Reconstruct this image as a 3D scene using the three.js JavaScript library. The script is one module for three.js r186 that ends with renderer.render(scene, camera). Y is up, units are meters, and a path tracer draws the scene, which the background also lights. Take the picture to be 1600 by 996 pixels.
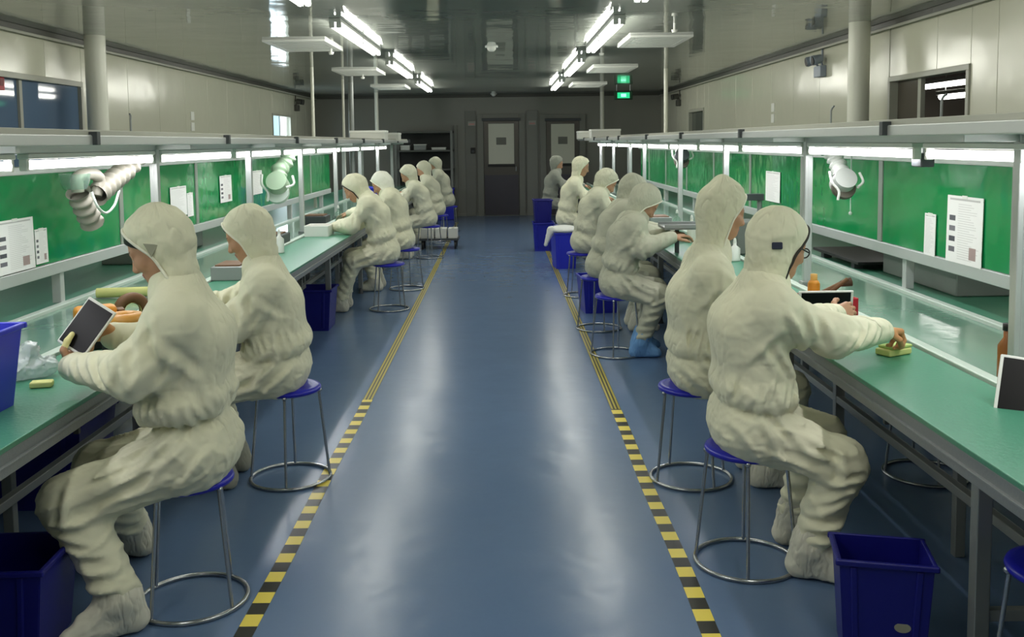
import * as THREE from 'three';
import { RoundedBoxGeometry } from 'three/addons/geometries/RoundedBoxGeometry.js';
import { mergeGeometries } from 'three/addons/utils/BufferGeometryUtils.js';
import { ImprovedNoise } from 'three/addons/math/ImprovedNoise.js';
import { RectAreaLightUniformsLib } from 'three/addons/lights/RectAreaLightUniformsLib.js';

// ------------------------------------------------------------------ camera, light levels, exposure
RectAreaLightUniformsLib.init();
const scene = new THREE.Scene();
scene.background = new THREE.Color(0x000000);
const FOCAL = 1500;                                        // pixels, for a 1600 x 996 frame
const camera = new THREE.PerspectiveCamera(2 * Math.atan(498 / FOCAL) * 180 / Math.PI, 1600 / 996, 0.05, 80);
camera.position.set(0.085, 1.62, 0);
camera.rotation.order = 'YXZ';
camera.rotation.set(-Math.atan(125 / FOCAL), 0, -0.012);
camera.setViewOffset(1600, 996, 13.5, 151, 1600, 996);
scene.add(camera);
const renderer = new THREE.WebGLRenderer({ antialias: true });
renderer.toneMapping = THREE.LinearToneMapping;
renderer.toneMappingExposure = 1.84;
renderer.shadowMap.enabled = true;
const CEILING_LAMP = 11, BENCH_LAMP = 16;                  // area light intensities
const CEILING_TINT = new THREE.Color(1, 0.995, 0.88), BENCH_TINT = new THREE.Color(0.98, 0.97, 1);

// ------------------------------------------------------------------ helpers
const V = (x, y, z) => new THREE.Vector3(x, y, z);
const used = {};
function numbered(n) { const k = used[n] = (used[n] ?? -1) + 1; return k ? `${n}_${String(k).padStart(3, '0')}` : n; }
function tag(o, label, category, group) {
  o.userData.label = label; o.userData.category = category; if (group) o.userData.group = group; return o;
}
function thing(name, label, category, pos = [0, 0, 0], turn = 0, group) {
  const o = new THREE.Group(); o.name = numbered(name); scene.add(o);
  o.position.set(...pos); o.rotation.y = turn; return tag(o, label, category, group);
}
function dup(root, label, pos, turn) {
  const r = root.clone(); r.name = numbered(root.name.replace(/_\d{3}$/, '')); r.userData = { ...root.userData, label };
  scene.add(r); if (pos) r.position.set(...pos); if (turn !== undefined) r.rotation.y = turn; return r;
}
function flat(g) { const o = g.index ? g.toNonIndexed() : g; for (const k of Object.keys(o.attributes)) if (!['position', 'normal', 'uv'].includes(k)) o.deleteAttribute(k); return o; }
function mg(list) { return list.length === 1 ? flat(list[0]) : mergeGeometries(list.map(flat)); }
function uvm(g) {                                            // texture coordinates in metres, by the way each face points
  const p = g.attributes.position, n = g.attributes.normal, uv = new Float32Array(p.count * 2);
  for (let i = 0; i < p.count; i += 3) {
    const ax = Math.abs(n.getX(i) + n.getX(i + 1) + n.getX(i + 2)), ay = Math.abs(n.getY(i) + n.getY(i + 1) + n.getY(i + 2)), az = Math.abs(n.getZ(i) + n.getZ(i + 1) + n.getZ(i + 2));
    for (let j = i; j < i + 3; j++) {
      const x = p.getX(j), y = p.getY(j), z = p.getZ(j);
      uv[2 * j] = ax >= ay && ax >= az ? z : x; uv[2 * j + 1] = ay > ax && ay >= az ? z : y;
    }
  }
  g.setAttribute('uv', new THREE.BufferAttribute(uv, 2)); return g;
}
function mesh(name, geos, mat, parent, keepUv) {
  const g = Array.isArray(geos) ? mg(geos) : geos;
  if (!keepUv && Array.isArray(geos)) uvm(g);
  const m = new THREE.Mesh(g, mat); m.name = parent ? name : numbered(name); m.castShadow = m.receiveShadow = true;
  (parent || scene).add(m); return m;
}
function struct(name, geos, mat) { const m = mesh(name, geos, mat); m.userData.kind = 'structure'; return m; }
function bx(w, h, d, x = 0, y = 0, z = 0, r = 0.003) {       // box, x y z is its centre
  const g = r > 0 ? new RoundedBoxGeometry(w, h, d, 1, Math.min(r, w / 2.1, h / 2.1, d / 2.1)) : new THREE.BoxGeometry(w, h, d);
  return g.translate(x, y, z);
}
function span(x0, x1, y0, y1, z0, z1, r = 0.003) { return bx(Math.abs(x1 - x0), Math.abs(y1 - y0), Math.abs(z1 - z0), (x0 + x1) / 2, (y0 + y1) / 2, (z0 + z1) / 2, r); }
function rod(a, b, r, seg = 10, r2 = r) {                    // straight bar between two points
  const d = V(b[0] - a[0], b[1] - a[1], b[2] - a[2]), L = d.length();
  const g = new THREE.CylinderGeometry(r2, r, L, seg, 1).translate(0, L / 2, 0);
  g.applyQuaternion(new THREE.Quaternion().setFromUnitVectors(V(0, 1, 0), d.normalize()));
  return g.translate(...a);
}
function tube(points, r, seg = 32, rad = 8, closed = false) {
  return new THREE.TubeGeometry(new THREE.CatmullRomCurve3(points.map(p => V(...p)), closed), seg, r, rad, closed);
}
function lathe(profile, seg = 24) { return new THREE.LatheGeometry(profile.map(p => new THREE.Vector2(...p)), seg); }
function rng(seed) { let s = seed >>> 0; return () => { s = (s * 1664525 + 1013904223) >>> 0; return s / 4294967296; }; }

// ------------------------------------------------------------------ textures
const perlin = new ImprovedNoise();
function noiseTexture(size, freqs, sharpen, srgb, ramp, seed = 0) {   // tileable fractal noise
  const data = new Uint8Array(size * size * 4);
  const R = 1 / (2 * Math.PI);
  for (let j = 0; j < size; j++) for (let i = 0; i < size; i++) {
    const u = i / size, v = j / size; let n = 0;
    for (const [f, a] of freqs) {
      const w = (x, y) => perlin.noise(x * f + seed, y * f + 7.3, f * 0.37 + seed);
      const bu = u, bv = v;
      n += a * (w(u, v) * (1 - bu) * (1 - bv) + w(u - 1, v) * bu * (1 - bv) + w(u, v - 1) * (1 - bu) * bv + w(u - 1, v - 1) * bu * bv);
    }
    const t = Math.min(1, Math.max(0, 0.5 + n * sharpen)), c = ramp ? ramp(t) : [t, t, t], k = 4 * (j * size + i);
    data[k] = c[0] * 255; data[k + 1] = c[1] * 255; data[k + 2] = c[2] * 255; data[k + 3] = 255;
  }
  const t = new THREE.DataTexture(data, size, size); t.wrapS = t.wrapT = THREE.RepeatWrapping; t.magFilter = THREE.LinearFilter;
  if (srgb) t.colorSpace = THREE.SRGBColorSpace; t.needsUpdate = true; return t;
}
function canvasTexture(w, h, draw) {
  const c = document.createElement('canvas'); c.width = w; c.height = h; draw(c.getContext('2d'), w, h);
  const t = new THREE.CanvasTexture(c); t.colorSpace = THREE.SRGBColorSpace; t.wrapS = t.wrapT = THREE.RepeatWrapping; return t;
}
const rep = (t, s) => { const c = t.clone(); c.repeat.set(s, s); c.needsUpdate = true; return c; };
const soft = noiseTexture(256, [[4, 1], [9, 0.5], [19, 0.25]], 0.42);
const fine = noiseTexture(256, [[24, 1], [60, 0.8]], 0.9, false, null, 3.1);
const scuff = noiseTexture(512, [[5, 1], [14, 0.6], [40, 0.5], [90, 0.4]], 0.4, false, t => [0, 0.19 + 0.09 * t, 0], 5.7);
const floorColour = noiseTexture(512, [[6, 0.7], [21, 0.4], [80, 0.5]], 0.35, true, t => [0.955 + 0.045 * t, 0.955 + 0.045 * t, 0.96 + 0.04 * t], 9.2);

// ------------------------------------------------------------------ materials
const lin = h => new THREE.Color(h);
const std = (color, roughness = 0.6, more = {}) => new THREE.MeshStandardMaterial({ color: lin(color), roughness, ...more });
const phys = (color, roughness, more = {}) => new THREE.MeshPhysicalMaterial({ color: lin(color), roughness, ...more });
const crease = noiseTexture(256, [[5, 1], [11, 0.45], [23, 0.25]], 1, false, t => { const k = Math.exp(-(((t - 0.5) * 7.5) ** 2)); return [k, k, k]; }, 2.2);
const cloth = c => std(c, 0.85, { bumpMap: rep(crease, 1.5), bumpScale: 0.0028 });
const M = {
  floor: std('#61799a', 1, { map: rep(floorColour, 0.7), roughnessMap: rep(scuff, 0.9), bumpMap: rep(soft, 0.8), bumpScale: 0.004 }),
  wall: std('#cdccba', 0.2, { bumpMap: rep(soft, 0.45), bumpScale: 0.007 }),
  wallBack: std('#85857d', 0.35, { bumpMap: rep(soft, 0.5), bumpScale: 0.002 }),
  ceiling: std('#979c95', 0.06, { bumpMap: rep(soft, 0.35), bumpScale: 0.006 }),
  trimDark: std('#4a4a44', 0.45), trimLight: std('#a9a99d', 0.4),
  alu: std('#c3c6c4', 0.38, { metalness: 0.35 }), aluGrey: std('#8f9391', 0.45, { metalness: 0.4 }),
  whiteMetal: std('#d5d7d2', 0.4), pipe: std('#dcdccf', 0.35),
  mat: std('#468a6e', 0.33, { bumpMap: rep(fine, 2), bumpScale: 0.0004 }),
  belt: std('#6c9480', 0.12, { bumpMap: rep(soft, 1.2), bumpScale: 0.0015 }),
  beltEdge: std('#c9d6cb', 0.35),
  apron: std('#8b8f91', 0.5, { metalness: 0.3, bumpMap: rep(fine, 3), bumpScale: 0.0004 }),
  darkMetal: std('#43474a', 0.5), steel: std('#a4a8aa', 0.28, { metalness: 0.8 }),
  board: phys('#0f8c4c', 0.12, { ior: 1.85, bumpMap: rep(soft, 0.7), bumpScale: 0.01 }),
  boardStrip: std('#8c9489', 0.4),
  tubeGlow: new THREE.MeshStandardMaterial({ color: 0xffffff, roughness: 0.4, emissive: new THREE.Color(1, 0.99, 0.98), emissiveIntensity: 3.0 }),
  tubeCeiling: new THREE.MeshStandardMaterial({ color: 0xffffff, roughness: 0.4, emissive: new THREE.Color(1, 0.99, 0.94), emissiveIntensity: 4.0 }),
  blue: std('#1c22a0', 0.35), blueDeep: std('#14167a', 0.4), blueSeat: std('#2022b0', 0.28), blueBright: std('#2b34c4', 0.4),
  chrome: std('#b4b7ba', 0.22, { metalness: 0.9 }),
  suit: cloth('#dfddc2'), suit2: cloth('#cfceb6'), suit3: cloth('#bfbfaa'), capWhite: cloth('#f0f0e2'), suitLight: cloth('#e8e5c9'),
  skin: new THREE.MeshStandardMaterial({ color: 0xffffff, roughness: 0.55, vertexColors: true }),
  hair: std('#17130f', 0.5), black: std('#101010', 0.5), binding: std('#e8e6d4', 0.7), bindingDark: std('#2c2a24', 0.7),
  shoeCream: cloth('#d6d3c2'), shoeBlue: cloth('#6f9fd4'), shoeGrey: cloth('#9a9a8d'),
  paper: std('#e9e8e2', 0.8), white: std('#e6e6e0', 0.55), screen: phys('#100f12', 0.3, { specularIntensity: 0.35 }), orange: std('#d08a22', 0.5), brown: std('#6b4a2c', 0.6), red: std('#b5202e', 0.45),
  yellowFoam: std('#d9d98c', 0.8), greenFoam: std('#b9cf7a', 0.8), duct: std('#9a968a', 0.5), ductDark: std('#5e594e', 0.6), glass: phys('#dfeee6', 0.05, { transmission: 0.92, thickness: 0, ior: 1.45 }),
  bag: phys('#e8eeee', 0.25, { transmission: 0.5, thickness: 0 }), tinted: std('#5f748f', 0.04), doorSteel: std('#55524d', 0.3, { metalness: 0.4 }), panelWhite: std('#d4d3c2', 0.35), green: std('#0c3a22', 0.5),
  sensor: std('#8d97a6', 0.4), cardboard: std('#cfcfc8', 0.7), tray: std('#8e9290', 0.35),
};

// ------------------------------------------------------------------ the room
const L = -4.0, Rr = 3.57, H = 2.65, BACK = -21.1, FRONT = 1.2;
struct('floor', [span(L - 0.1, Rr + 0.1, -0.1, 0, FRONT + 0.1, BACK - 0.1, 0)], M.floor);
struct('ceiling', [span(L - 0.1, Rr + 0.1, H, H + 0.1, FRONT + 0.1, BACK - 0.1, 0)], M.ceiling);
struct('wall_front', [span(L - 0.1, Rr + 0.1, 0, H, FRONT, FRONT + 0.1, 0)], M.wall);
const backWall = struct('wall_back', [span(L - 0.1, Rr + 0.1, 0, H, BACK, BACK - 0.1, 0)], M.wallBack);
function sideWall(name, x, out, seamZ, openings) {           // a steel panel wall: backing plus single panels with open joints
  const t = 0.014, backing = [];
  const zs = []; for (let z = seamZ; z < FRONT; z += 0.95) zs.push(z); for (let z = seamZ - 0.95; z > BACK; z -= 0.95) zs.push(z);
  zs.push(FRONT, BACK); for (const o of openings) zs.push(o[0], o[1]);
  zs.sort((a, b) => b - a);
  const w = new THREE.Group(); w.name = name; w.userData.kind = 'structure'; scene.add(w);
  for (let i = 0; i + 1 < zs.length; i++) {
    const z0 = zs[i], z1 = zs[i + 1]; if (z0 - z1 < 0.02) continue;
    const o = openings.find(q => z0 <= q[0] + 1e-6 && z1 >= q[1] - 1e-6);
    for (const [y0, y1] of o ? [[0, o[2]], [o[3], H]] : [[0, H]]) {
      mesh('panel', [span(x, x + out * t, y0, y1, z0 - 0.003, z1 + 0.003, 0.003)], M.wall, w);
      backing.push(span(x + out * t, x + out * 0.12, y0, y1, z0, z1, 0));
    }
  }
  mesh('backing', backing, M.trimLight, w);
  return w;
}
sideWall('wall_left', L, -1, -12.48, [[-7.3, -9.42, 1.16, 2.25], [-17.15, -18.62, 1.16, 2.18]]);
sideWall('wall_right', Rr, 1, -13.46, [[-7.2, -8.7, 1.16, 2.16], [-16.65, -18.0, 1.16, 2.17]]);
struct('trim_1', [span(L, L + 0.05, H - 0.05, H, FRONT, BACK, 0.004)], M.trimDark);
struct('trim_2', [span(Rr - 0.05, Rr, H - 0.05, H, FRONT, BACK, 0.004)], M.trimDark);
struct('trim_3', [span(L + 0.05, Rr - 0.05, H - 0.055, H, BACK, BACK + 0.05, 0.004)], M.trimDark);
struct('trim_4', [span(L + 0.05, L + 0.062, H - 0.075, H - 0.05, FRONT, BACK, 0.004)], M.trimLight);
struct('trim_5', [span(Rr - 0.062, Rr - 0.05, H - 0.075, H - 0.05, FRONT, BACK, 0.004)], M.trimLight);

function windowFrame(name, x, out, z0, z1, y0, y1, w = 0.05) {   // frame inside the opening, sill towards the room
  const g = new THREE.Group(); g.name = name; g.userData.kind = 'structure'; scene.add(g);
  const a = x - out * 0.015, b = x + out * 0.1;
  mesh('frame', [span(a, b, y1 - w, y1, z0, z1), span(a, b, y0, y0 + w, z0, z1), span(a, b, y0 + w, y1 - w, z0, z0 - w), span(a, b, y0 + w, y1 - w, z1 + w, z1)], M.trimLight, g);
  return g;
}
{ // bluish tinted window near the left column
  const g = windowFrame('window_1', L, -1, -7.3, -9.42, 1.16, 2.25);
  const pn = mesh('pane', [span(-0.004, 0.004, 1.2, 2.2, -1.01, 1.01, 0)], M.tinted, g); pn.position.set(L - 0.055, 0, -8.36); pn.rotation.y = -0.03;
  mesh('mullion', [span(L - 0.03, L - 0.065, 1.2, 2.2, -8.26, -8.31)], M.trimLight, g);
}
{ // bright daylight window far on the left
  const g = windowFrame('window_2', L, -1, -17.15, -18.62, 1.16, 2.18, 0.04);
  mesh('pane', [span(L - 0.05, L - 0.058, 1.2, 2.14, -17.19, -17.86, 0)], new THREE.MeshStandardMaterial({ color: 0x8fb2c4, roughness: 0.1, emissive: new THREE.Color(0.42, 0.66, 0.8), emissiveIntensity: 0.8 }), g);
  mesh('pane', [span(L - 0.07, L - 0.078, 1.2, 2.14, -17.9, -18.58, 0)], new THREE.MeshStandardMaterial({ color: 0xdcebf0, roughness: 0.1, emissive: new THREE.Color(0.8, 0.95, 1), emissiveIntensity: 1.4 }), g);
  mesh('mullion', [span(L - 0.03, L - 0.08, 1.2, 2.14, -17.855, -17.905)], M.whiteMetal, g);
  const day = new THREE.RectAreaLight(new THREE.Color(0.8, 0.93, 1), 1.6, 1.35, 0.9); day.position.set(L - 0.03, 1.68, -17.88); day.rotation.y = -Math.PI / 2; scene.add(day);
}
{ // pass-through window on the right with the lit room behind it
  const g = windowFrame('window_3', Rr, 1, -7.2, -8.7, 1.16, 2.16, 0.045);
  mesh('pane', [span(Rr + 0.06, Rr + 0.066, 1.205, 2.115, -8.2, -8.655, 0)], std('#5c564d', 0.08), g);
  mesh('mullion', [span(Rr + 0.04, Rr + 0.08, 1.205, 2.115, -8.14, -8.2)], M.trimLight, g);
  const x0 = Rr + 0.13, x1 = Rr + 3.6, z0 = -5.5, z1 = -14.5;
  const room = new THREE.Group(); room.name = 'room_behind_window'; room.userData.kind = 'structure'; scene.add(room);
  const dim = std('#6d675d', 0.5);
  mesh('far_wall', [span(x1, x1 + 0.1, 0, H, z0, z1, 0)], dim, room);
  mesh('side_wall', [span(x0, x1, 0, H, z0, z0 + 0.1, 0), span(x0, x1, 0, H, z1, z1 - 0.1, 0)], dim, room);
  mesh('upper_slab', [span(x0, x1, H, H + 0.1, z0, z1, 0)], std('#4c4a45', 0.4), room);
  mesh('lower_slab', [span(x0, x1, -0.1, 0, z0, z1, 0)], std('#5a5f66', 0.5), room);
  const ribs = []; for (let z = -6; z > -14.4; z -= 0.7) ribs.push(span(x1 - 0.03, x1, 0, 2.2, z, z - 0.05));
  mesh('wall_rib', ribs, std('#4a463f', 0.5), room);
}
{ // narrow dark window far on the right
  const g = windowFrame('window_4', Rr, 1, -16.65, -18.0, 1.16, 2.17, 0.05);
  mesh('pane', [span(Rr + 0.05, Rr + 0.058, 1.21, 2.12, -16.7, -17.95, 0)], std('#4d534c', 0.05), g);
}
// round columns by the side walls
for (const [name, x, z] of [['column_left', -3.7, -9.05], ['column_right', 3.3, -8.72]])
  struct(name, [new THREE.CylinderGeometry(0.094, 0.094, H, 32).translate(x, H / 2, z)], M.pipe);

// back wall: two steel doors, wide frames, notice windows
function backDoor(name, x0, x1, h, paneRight) {
  const d = new THREE.Group(); d.name = name; d.userData.kind = 'structure'; scene.add(d);
  const z = BACK, w = x1 - x0;
  mesh('frame', [span(x0 - 0.13, x0, 0, h + 0.09, z, z + 0.07), span(x1, x1 + 0.13, 0, h + 0.09, z, z + 0.07), span(x0, x1, h, h + 0.09, z, z + 0.07)], std('#7c7c74', 0.4), d);
  mesh('head', [span(x0 - 0.03, x1 + 0.03, h - 0.06, h, z, z + 0.12)], M.darkMetal, d);
  mesh('leaf', [span(x0 + 0.005, x1 - 0.005, 0.01, h - 0.06, z, z + 0.03)], M.doorSteel, d);
  const p = mesh('vision_panel', [span(x0 + 0.11, x1 - 0.11, 1.14, h - 0.12, z + 0.03, z + 0.045)], M.panelWhite, d);
  mesh('notice', [span(x0 + w * 0.36, x1 - w * 0.36, 1.56, 1.72, z + 0.045, z + 0.05, 0)], std('#77776e', 0.6), p);
  mesh('panel_ledge', [span(x0 + 0.09, x1 - 0.09, 1.08, 1.13, z + 0.03, z + 0.07)], M.black, d);
  mesh('handle', [rod([x1 - 0.07, 0.98, z + 0.06], [x1 - 0.07, 1.08, z + 0.06], 0.012)], M.steel, d);
  mesh('kick_plate', [span(x0 + 0.02, x1 - 0.02, 0.02, 0.9, z + 0.03, z + 0.036, 0)], std('#45424a', 0.35, { metalness: 0.3 }), d);
}
backDoor('door_1', -0.33, 0.45, 2.14);
backDoor('door_2', 1.04, 1.77, 2.12);
struct('trim_6', [span(-0.97, 2.4, 0, 0.06, BACK, BACK + 0.03)], std('#8a8a82', 0.4));
struct('trim_7', [span(-0.97, -0.9, 0, 2.0, BACK, BACK + 0.1)], std('#7a7a72', 0.4));
struct('trim_8', [span(0.62, 0.86, 0, 2.3, BACK, BACK + 0.04)], std('#81817a', 0.4));
struct('trim_9', [span(-0.72, -0.5, 0, 2.3, BACK, BACK + 0.04)], std('#75756e', 0.4));
for (const [x, lab] of [[-0.58, 'small white and red sign plate left of the middle steel door'], [0.74, 'small white and red sign plate between the two steel doors']]) {
  const t = thing('door_sign', lab, 'sign', [x, 2.03, BACK + 0.045]);
  mesh('plate', [bx(0.17, 0.1, 0.015, 0, 0, 0.008)], std('#a5a29a', 0.5), t); mesh('light_strip', [bx(0.12, 0.03, 0.008, 0, -0.015, 0.018)], std('#c98f8a', 0.4), t);
}
{
  const t = thing('card_reader', 'small black card reader on the wall left of the middle door', 'card reader', [-0.56, 1.44, BACK + 0.04]);
  mesh('housing', [bx(0.1, 0.13, 0.04, 0, 0, 0.02, 0.01)], M.black, t); mesh('keypad', [bx(0.06, 0.05, 0.006, 0, -0.02, 0.042)], M.darkMetal, t);
}
{ // dark shelving rack in the corner
  const t = thing('storage_rack', 'dark open storage rack standing at the back wall left of doors', 'rack', [-1.58, 0, BACK + 0.32]);
  for (const x of [-0.61, 0.58]) for (const z of [-0.28, 0.27]) mesh('upright', [bx(0.05, 1.88, 0.05, x, 0.94, z)], std('#7d7f7a', 0.45), t);
  for (const y of [0.15, 0.62, 1.05, 1.45, 1.85]) mesh('shelf', [bx(1.2, 0.035, 0.56, 0, y, 0)], std('#5b5c57', 0.5), t);
  mesh('back_sheet', [bx(1.18, 1.75, 0.012, 0, 0.95, -0.3)], std('#2c2d2a', 0.6), t);
  const b = [['white folded cloth pile on the upper shelf of the dark rack', 0.3, 0.3, 0.05], ['grey lidded carton on the upper shelf of the dark rack', -0.1, 0.26, 0.12], ['pale box at the left end of the dark rack shelf', -0.42, 0.2, 0.1]];
  b.forEach(([lab, x, w, h], i) => { const c = thing('carton', lab, 'box', [-1.58 + x, 1.4675, BACK + 0.4]); mesh('body', [bx(w, h, 0.2, 0, h / 2, 0, 0.008)], i === 1 ? M.tray : M.cardboard, c); mesh('lid', [bx(w + 0.012, 0.018, 0.212, 0, h - 0.004, 0, 0.005)], M.white, c); });
  const q = thing('storage_bin', 'bright blue bin in front of the dark storage rack', 'bin', [-1.12, 0, BACK + 0.85]);
  mesh('body', [bx(0.34, 0.66, 0.34, 0, 0.33, 0, 0.02)], M.blueBright, q); mesh('rim', [bx(0.38, 0.04, 0.38, 0, 0.65, 0, 0.01)], M.blue, q);
}

// ------------------------------------------------------------------ floor tape
{
  const stripes = canvasTexture(64, 256, (c, w, h) => { c.fillStyle = '#e8d355'; c.fillRect(0, 0, w, h); c.fillStyle = '#17160f'; c.fillRect(0, h / 2, w, h / 2); });
  const lines = canvasTexture(128, 64, (c, w, h) => { c.fillStyle = '#1c1b10'; c.fillRect(0, 0, w, h); c.fillStyle = '#b3a53a'; for (const k of [0, 1, 2]) c.fillRect(w * (0.06 + 0.35 * k), 0, w * 0.19, h); });
  const m1 = new THREE.MeshStandardMaterial({ map: stripes, roughness: 0.3 }), m2 = new THREE.MeshStandardMaterial({ map: lines, roughness: 0.35 });
  const strip = (w, pts, perV) => {                           // a low sheet of tape along a list of [x, z]
    const pos = [], uv = [], idx = []; let s = 0;
    pts.forEach(([x, z], i) => {
      if (i) s += Math.hypot(x - pts[i - 1][0], z - pts[i - 1][1]);
      for (const e of [-1, 1]) for (const y of [0.0005, 0.0018]) { pos.push(x + e * w / 2, y, z); uv.push(e < 0 ? 0 : 1, s / perV); }
      if (i) { const a = 4 * (i - 1), b = 4 * i; idx.push(a + 1, a + 3, b + 3, a + 1, b + 3, b + 1, a, a + 1, b + 1, a, b + 1, b, a + 3, a + 2, b + 2, a + 3, b + 2, b + 3); }
    });
    const g = new THREE.BufferGeometry(); g.setAttribute('position', new THREE.Float32BufferAttribute(pos, 3)); g.setAttribute('uv', new THREE.Float32BufferAttribute(uv, 2)); g.setIndex(idx); g.computeVertexNormals(); return g;
  };
  for (const [sx, zt, far, lab] of [[-0.79, -5.97, -0.86, 'yellow and black hazard tape on the floor along the left workers'], [0.75, -5.69, 0.70, 'yellow and black hazard tape on the floor along the right workers']]) {
    const t = thing('floor_tape', lab, 'tape');
    const near = [], rest = [];
    for (let i = 0; i <= 24; i++) near.push([sx + 0.004 * Math.sin(i * 0.9), 0.6 + (zt - 0.6) * i / 24]);
    for (let i = 0; i <= 24; i++) { const k = i / 24; rest.push([near[24][0] + (far - sx) * k * k, zt + (-19.5 - zt) * k]); }
    mesh('striped_tape', strip(0.062, near, 0.165), m1, t); mesh('lined_tape', strip(0.062, rest, 0.3), m2, t);
  }
}

// ------------------------------------------------------------------ ceiling fittings
const ORD = ['nearest', 'second', 'third', 'fourth', 'fifth', 'sixth', 'seventh', 'eighth', 'ninth', 'tenth', 'eleventh', 'twelfth'];
function areaLight(color, power, w, d, x, y, z, tilt = 0) {    // faces down; a tilt turns it towards a side wall
  const l = new THREE.RectAreaLight(color, power, w, d); l.position.set(x, y, z); l.rotation.order = 'ZXY'; l.rotation.set(-Math.PI / 2, 0, tilt); scene.add(l); return l;
}
{
  let proto;
  const zc = [-1.7, -5.5, -9.3, -13.1, -17.0];
  for (const sx of [-1, 1]) zc.forEach((z, i) => {
    const x = sx < 0 ? -1.28 : 1.06, lab = `${ORD[i]} ceiling tube light from the camera in the ${sx < 0 ? 'left' : 'right'} row`;
    if (!proto) {
      proto = thing('ceiling_light', lab, 'ceiling light', [x, H, z], 0, 'ceiling tube lights');
      mesh('housing', [bx(0.1, 0.03, 2.62, 0, -0.015, 0, 0.006)], M.whiteMetal, proto);
      for (const e of [-1, 1]) for (const k of [-0.028, 0.028]) { const t = mesh('tube', [rod([k, -0.055, e * 0.03], [k, -0.055, e * 1.27], 0.02, 14)], M.tubeCeiling, proto);
        for (const q of [0.02, 1.28]) mesh('end_cap', [bx(0.042, 0.045, 0.022, k, -0.052, e * q, 0.004)], M.whiteMetal, t); }
    } else dup(proto, lab, [x, H, z]);
    for (const k of [-1, 1]) areaLight(CEILING_TINT, CEILING_LAMP, 0.07, 2.5, x + k * 0.07, H - 0.07, z, k * 1.3);
  });
  // supply air diffusers
  let pv;
  for (const sx of [-1, 1]) [-10.05, -13.9, -17.8].forEach((z, i) => {
    const x = sx < 0 ? -1.95 : 1.66, lab = `${ORD[i]} white air diffuser panel under the ceiling on the ${sx < 0 ? 'left' : 'right'}`;
    if (!pv) {
      pv = thing('air_diffuser', lab, 'air vent', [x, H, z], 0, 'ceiling air diffusers');
      mesh('box_frame', [bx(0.62, 0.024, 0.06, 0, -0.012, 0.5), bx(0.62, 0.024, 0.06, 0, -0.012, -0.5), bx(0.06, 0.024, 0.96, 0.28, -0.012, 0), bx(0.06, 0.024, 0.96, -0.28, -0.012, 0)], M.whiteMetal, pv);
      mesh('face', [bx(0.52, 0.016, 0.96, 0, -0.012, 0)], std('#b4b9b4', 0.4), pv);
      const v = []; for (let k = 0; k < 8; k++) v.push(bx(0.5, 0.006, 0.02, 0, -0.022, -0.42 + k * 0.12, 0.002)); mesh('louvre', v, M.whiteMetal, pv);
    } else dup(pv, lab, [x, H, z]);
  });
  // small domes: smoke detectors and sprinklers
  const dome = () => lathe([[0, -0.055], [0.025, -0.052], [0.045, -0.035], [0.05, -0.012], [0.055, 0], [0, 0]], 20);
  [[-0.02, -10.5, 'white smoke detector dome on the ceiling midline nearer the camera'], [-0.09, -20.7, 'white smoke detector dome on the ceiling above the middle door']].forEach(([x, z, lab]) => {
    const t = thing('smoke_detector', lab, 'smoke detector', [x, H, z]); mesh('dome', [dome()], M.white, t); mesh('collar', [new THREE.CylinderGeometry(0.07, 0.07, 0.012, 20).translate(0, -0.006, 0)], M.whiteMetal, t);
  });
  [[-1.72, -10.3, 'left diffuser nearest'], [-1.95, -14.2, 'second left diffuser'], [1.62, -8.6, 'right row, ahead of the diffusers'], [1.2, -10.8, 'nearest right diffuser']].forEach(([x, z, w], i) => {
    const t = thing('sprinkler', ['small sprinkler head behind the nearest left air diffuser', 'small sprinkler head behind the second left air diffuser', 'small sprinkler head in front of the right air diffusers', 'small sprinkler head beside the nearest right air diffuser'][i], 'sprinkler', [x, H, z], 0);
    mesh('pipe', [rod([0, 0, 0], [0, -0.06, 0], 0.012)], M.whiteMetal, t); mesh('deflector', [new THREE.CylinderGeometry(0.03, 0.022, 0.025, 14).translate(0, -0.07, 0)], M.white, t);
  });
  // green running sign hung from the ceiling
  const e = thing('exit_sign', 'lit green exit sign hanging from the ceiling at the back', 'sign', [2.46, 2.5, -18.9]);
  mesh('housing', [bx(0.36, 0.17, 0.05, 0, 0, 0, 0.008)], M.green, e);
  mesh('lit_face', [bx(0.24, 0.11, 0.006, 0, 0, 0.027, 0.002)], new THREE.MeshStandardMaterial({ color: 0x0f5c34, emissive: new THREE.Color(0.02, 0.55, 0.22), emissiveIntensity: 0.75 }), e);
  mesh('pictogram', [bx(0.1, 0.06, 0.004, 0, 0.0, 0.031, 0.001)], new THREE.MeshStandardMaterial({ color: 0x8fe0b0, emissive: new THREE.Color(0.25, 1, 0.6), emissiveIntensity: 1.0 }), e);
  for (const x of [-0.13, 0.13]) mesh('hanger', [rod([x, 0.08, 0], [x, 0.15, 0], 0.006)], M.steel, e);
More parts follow.
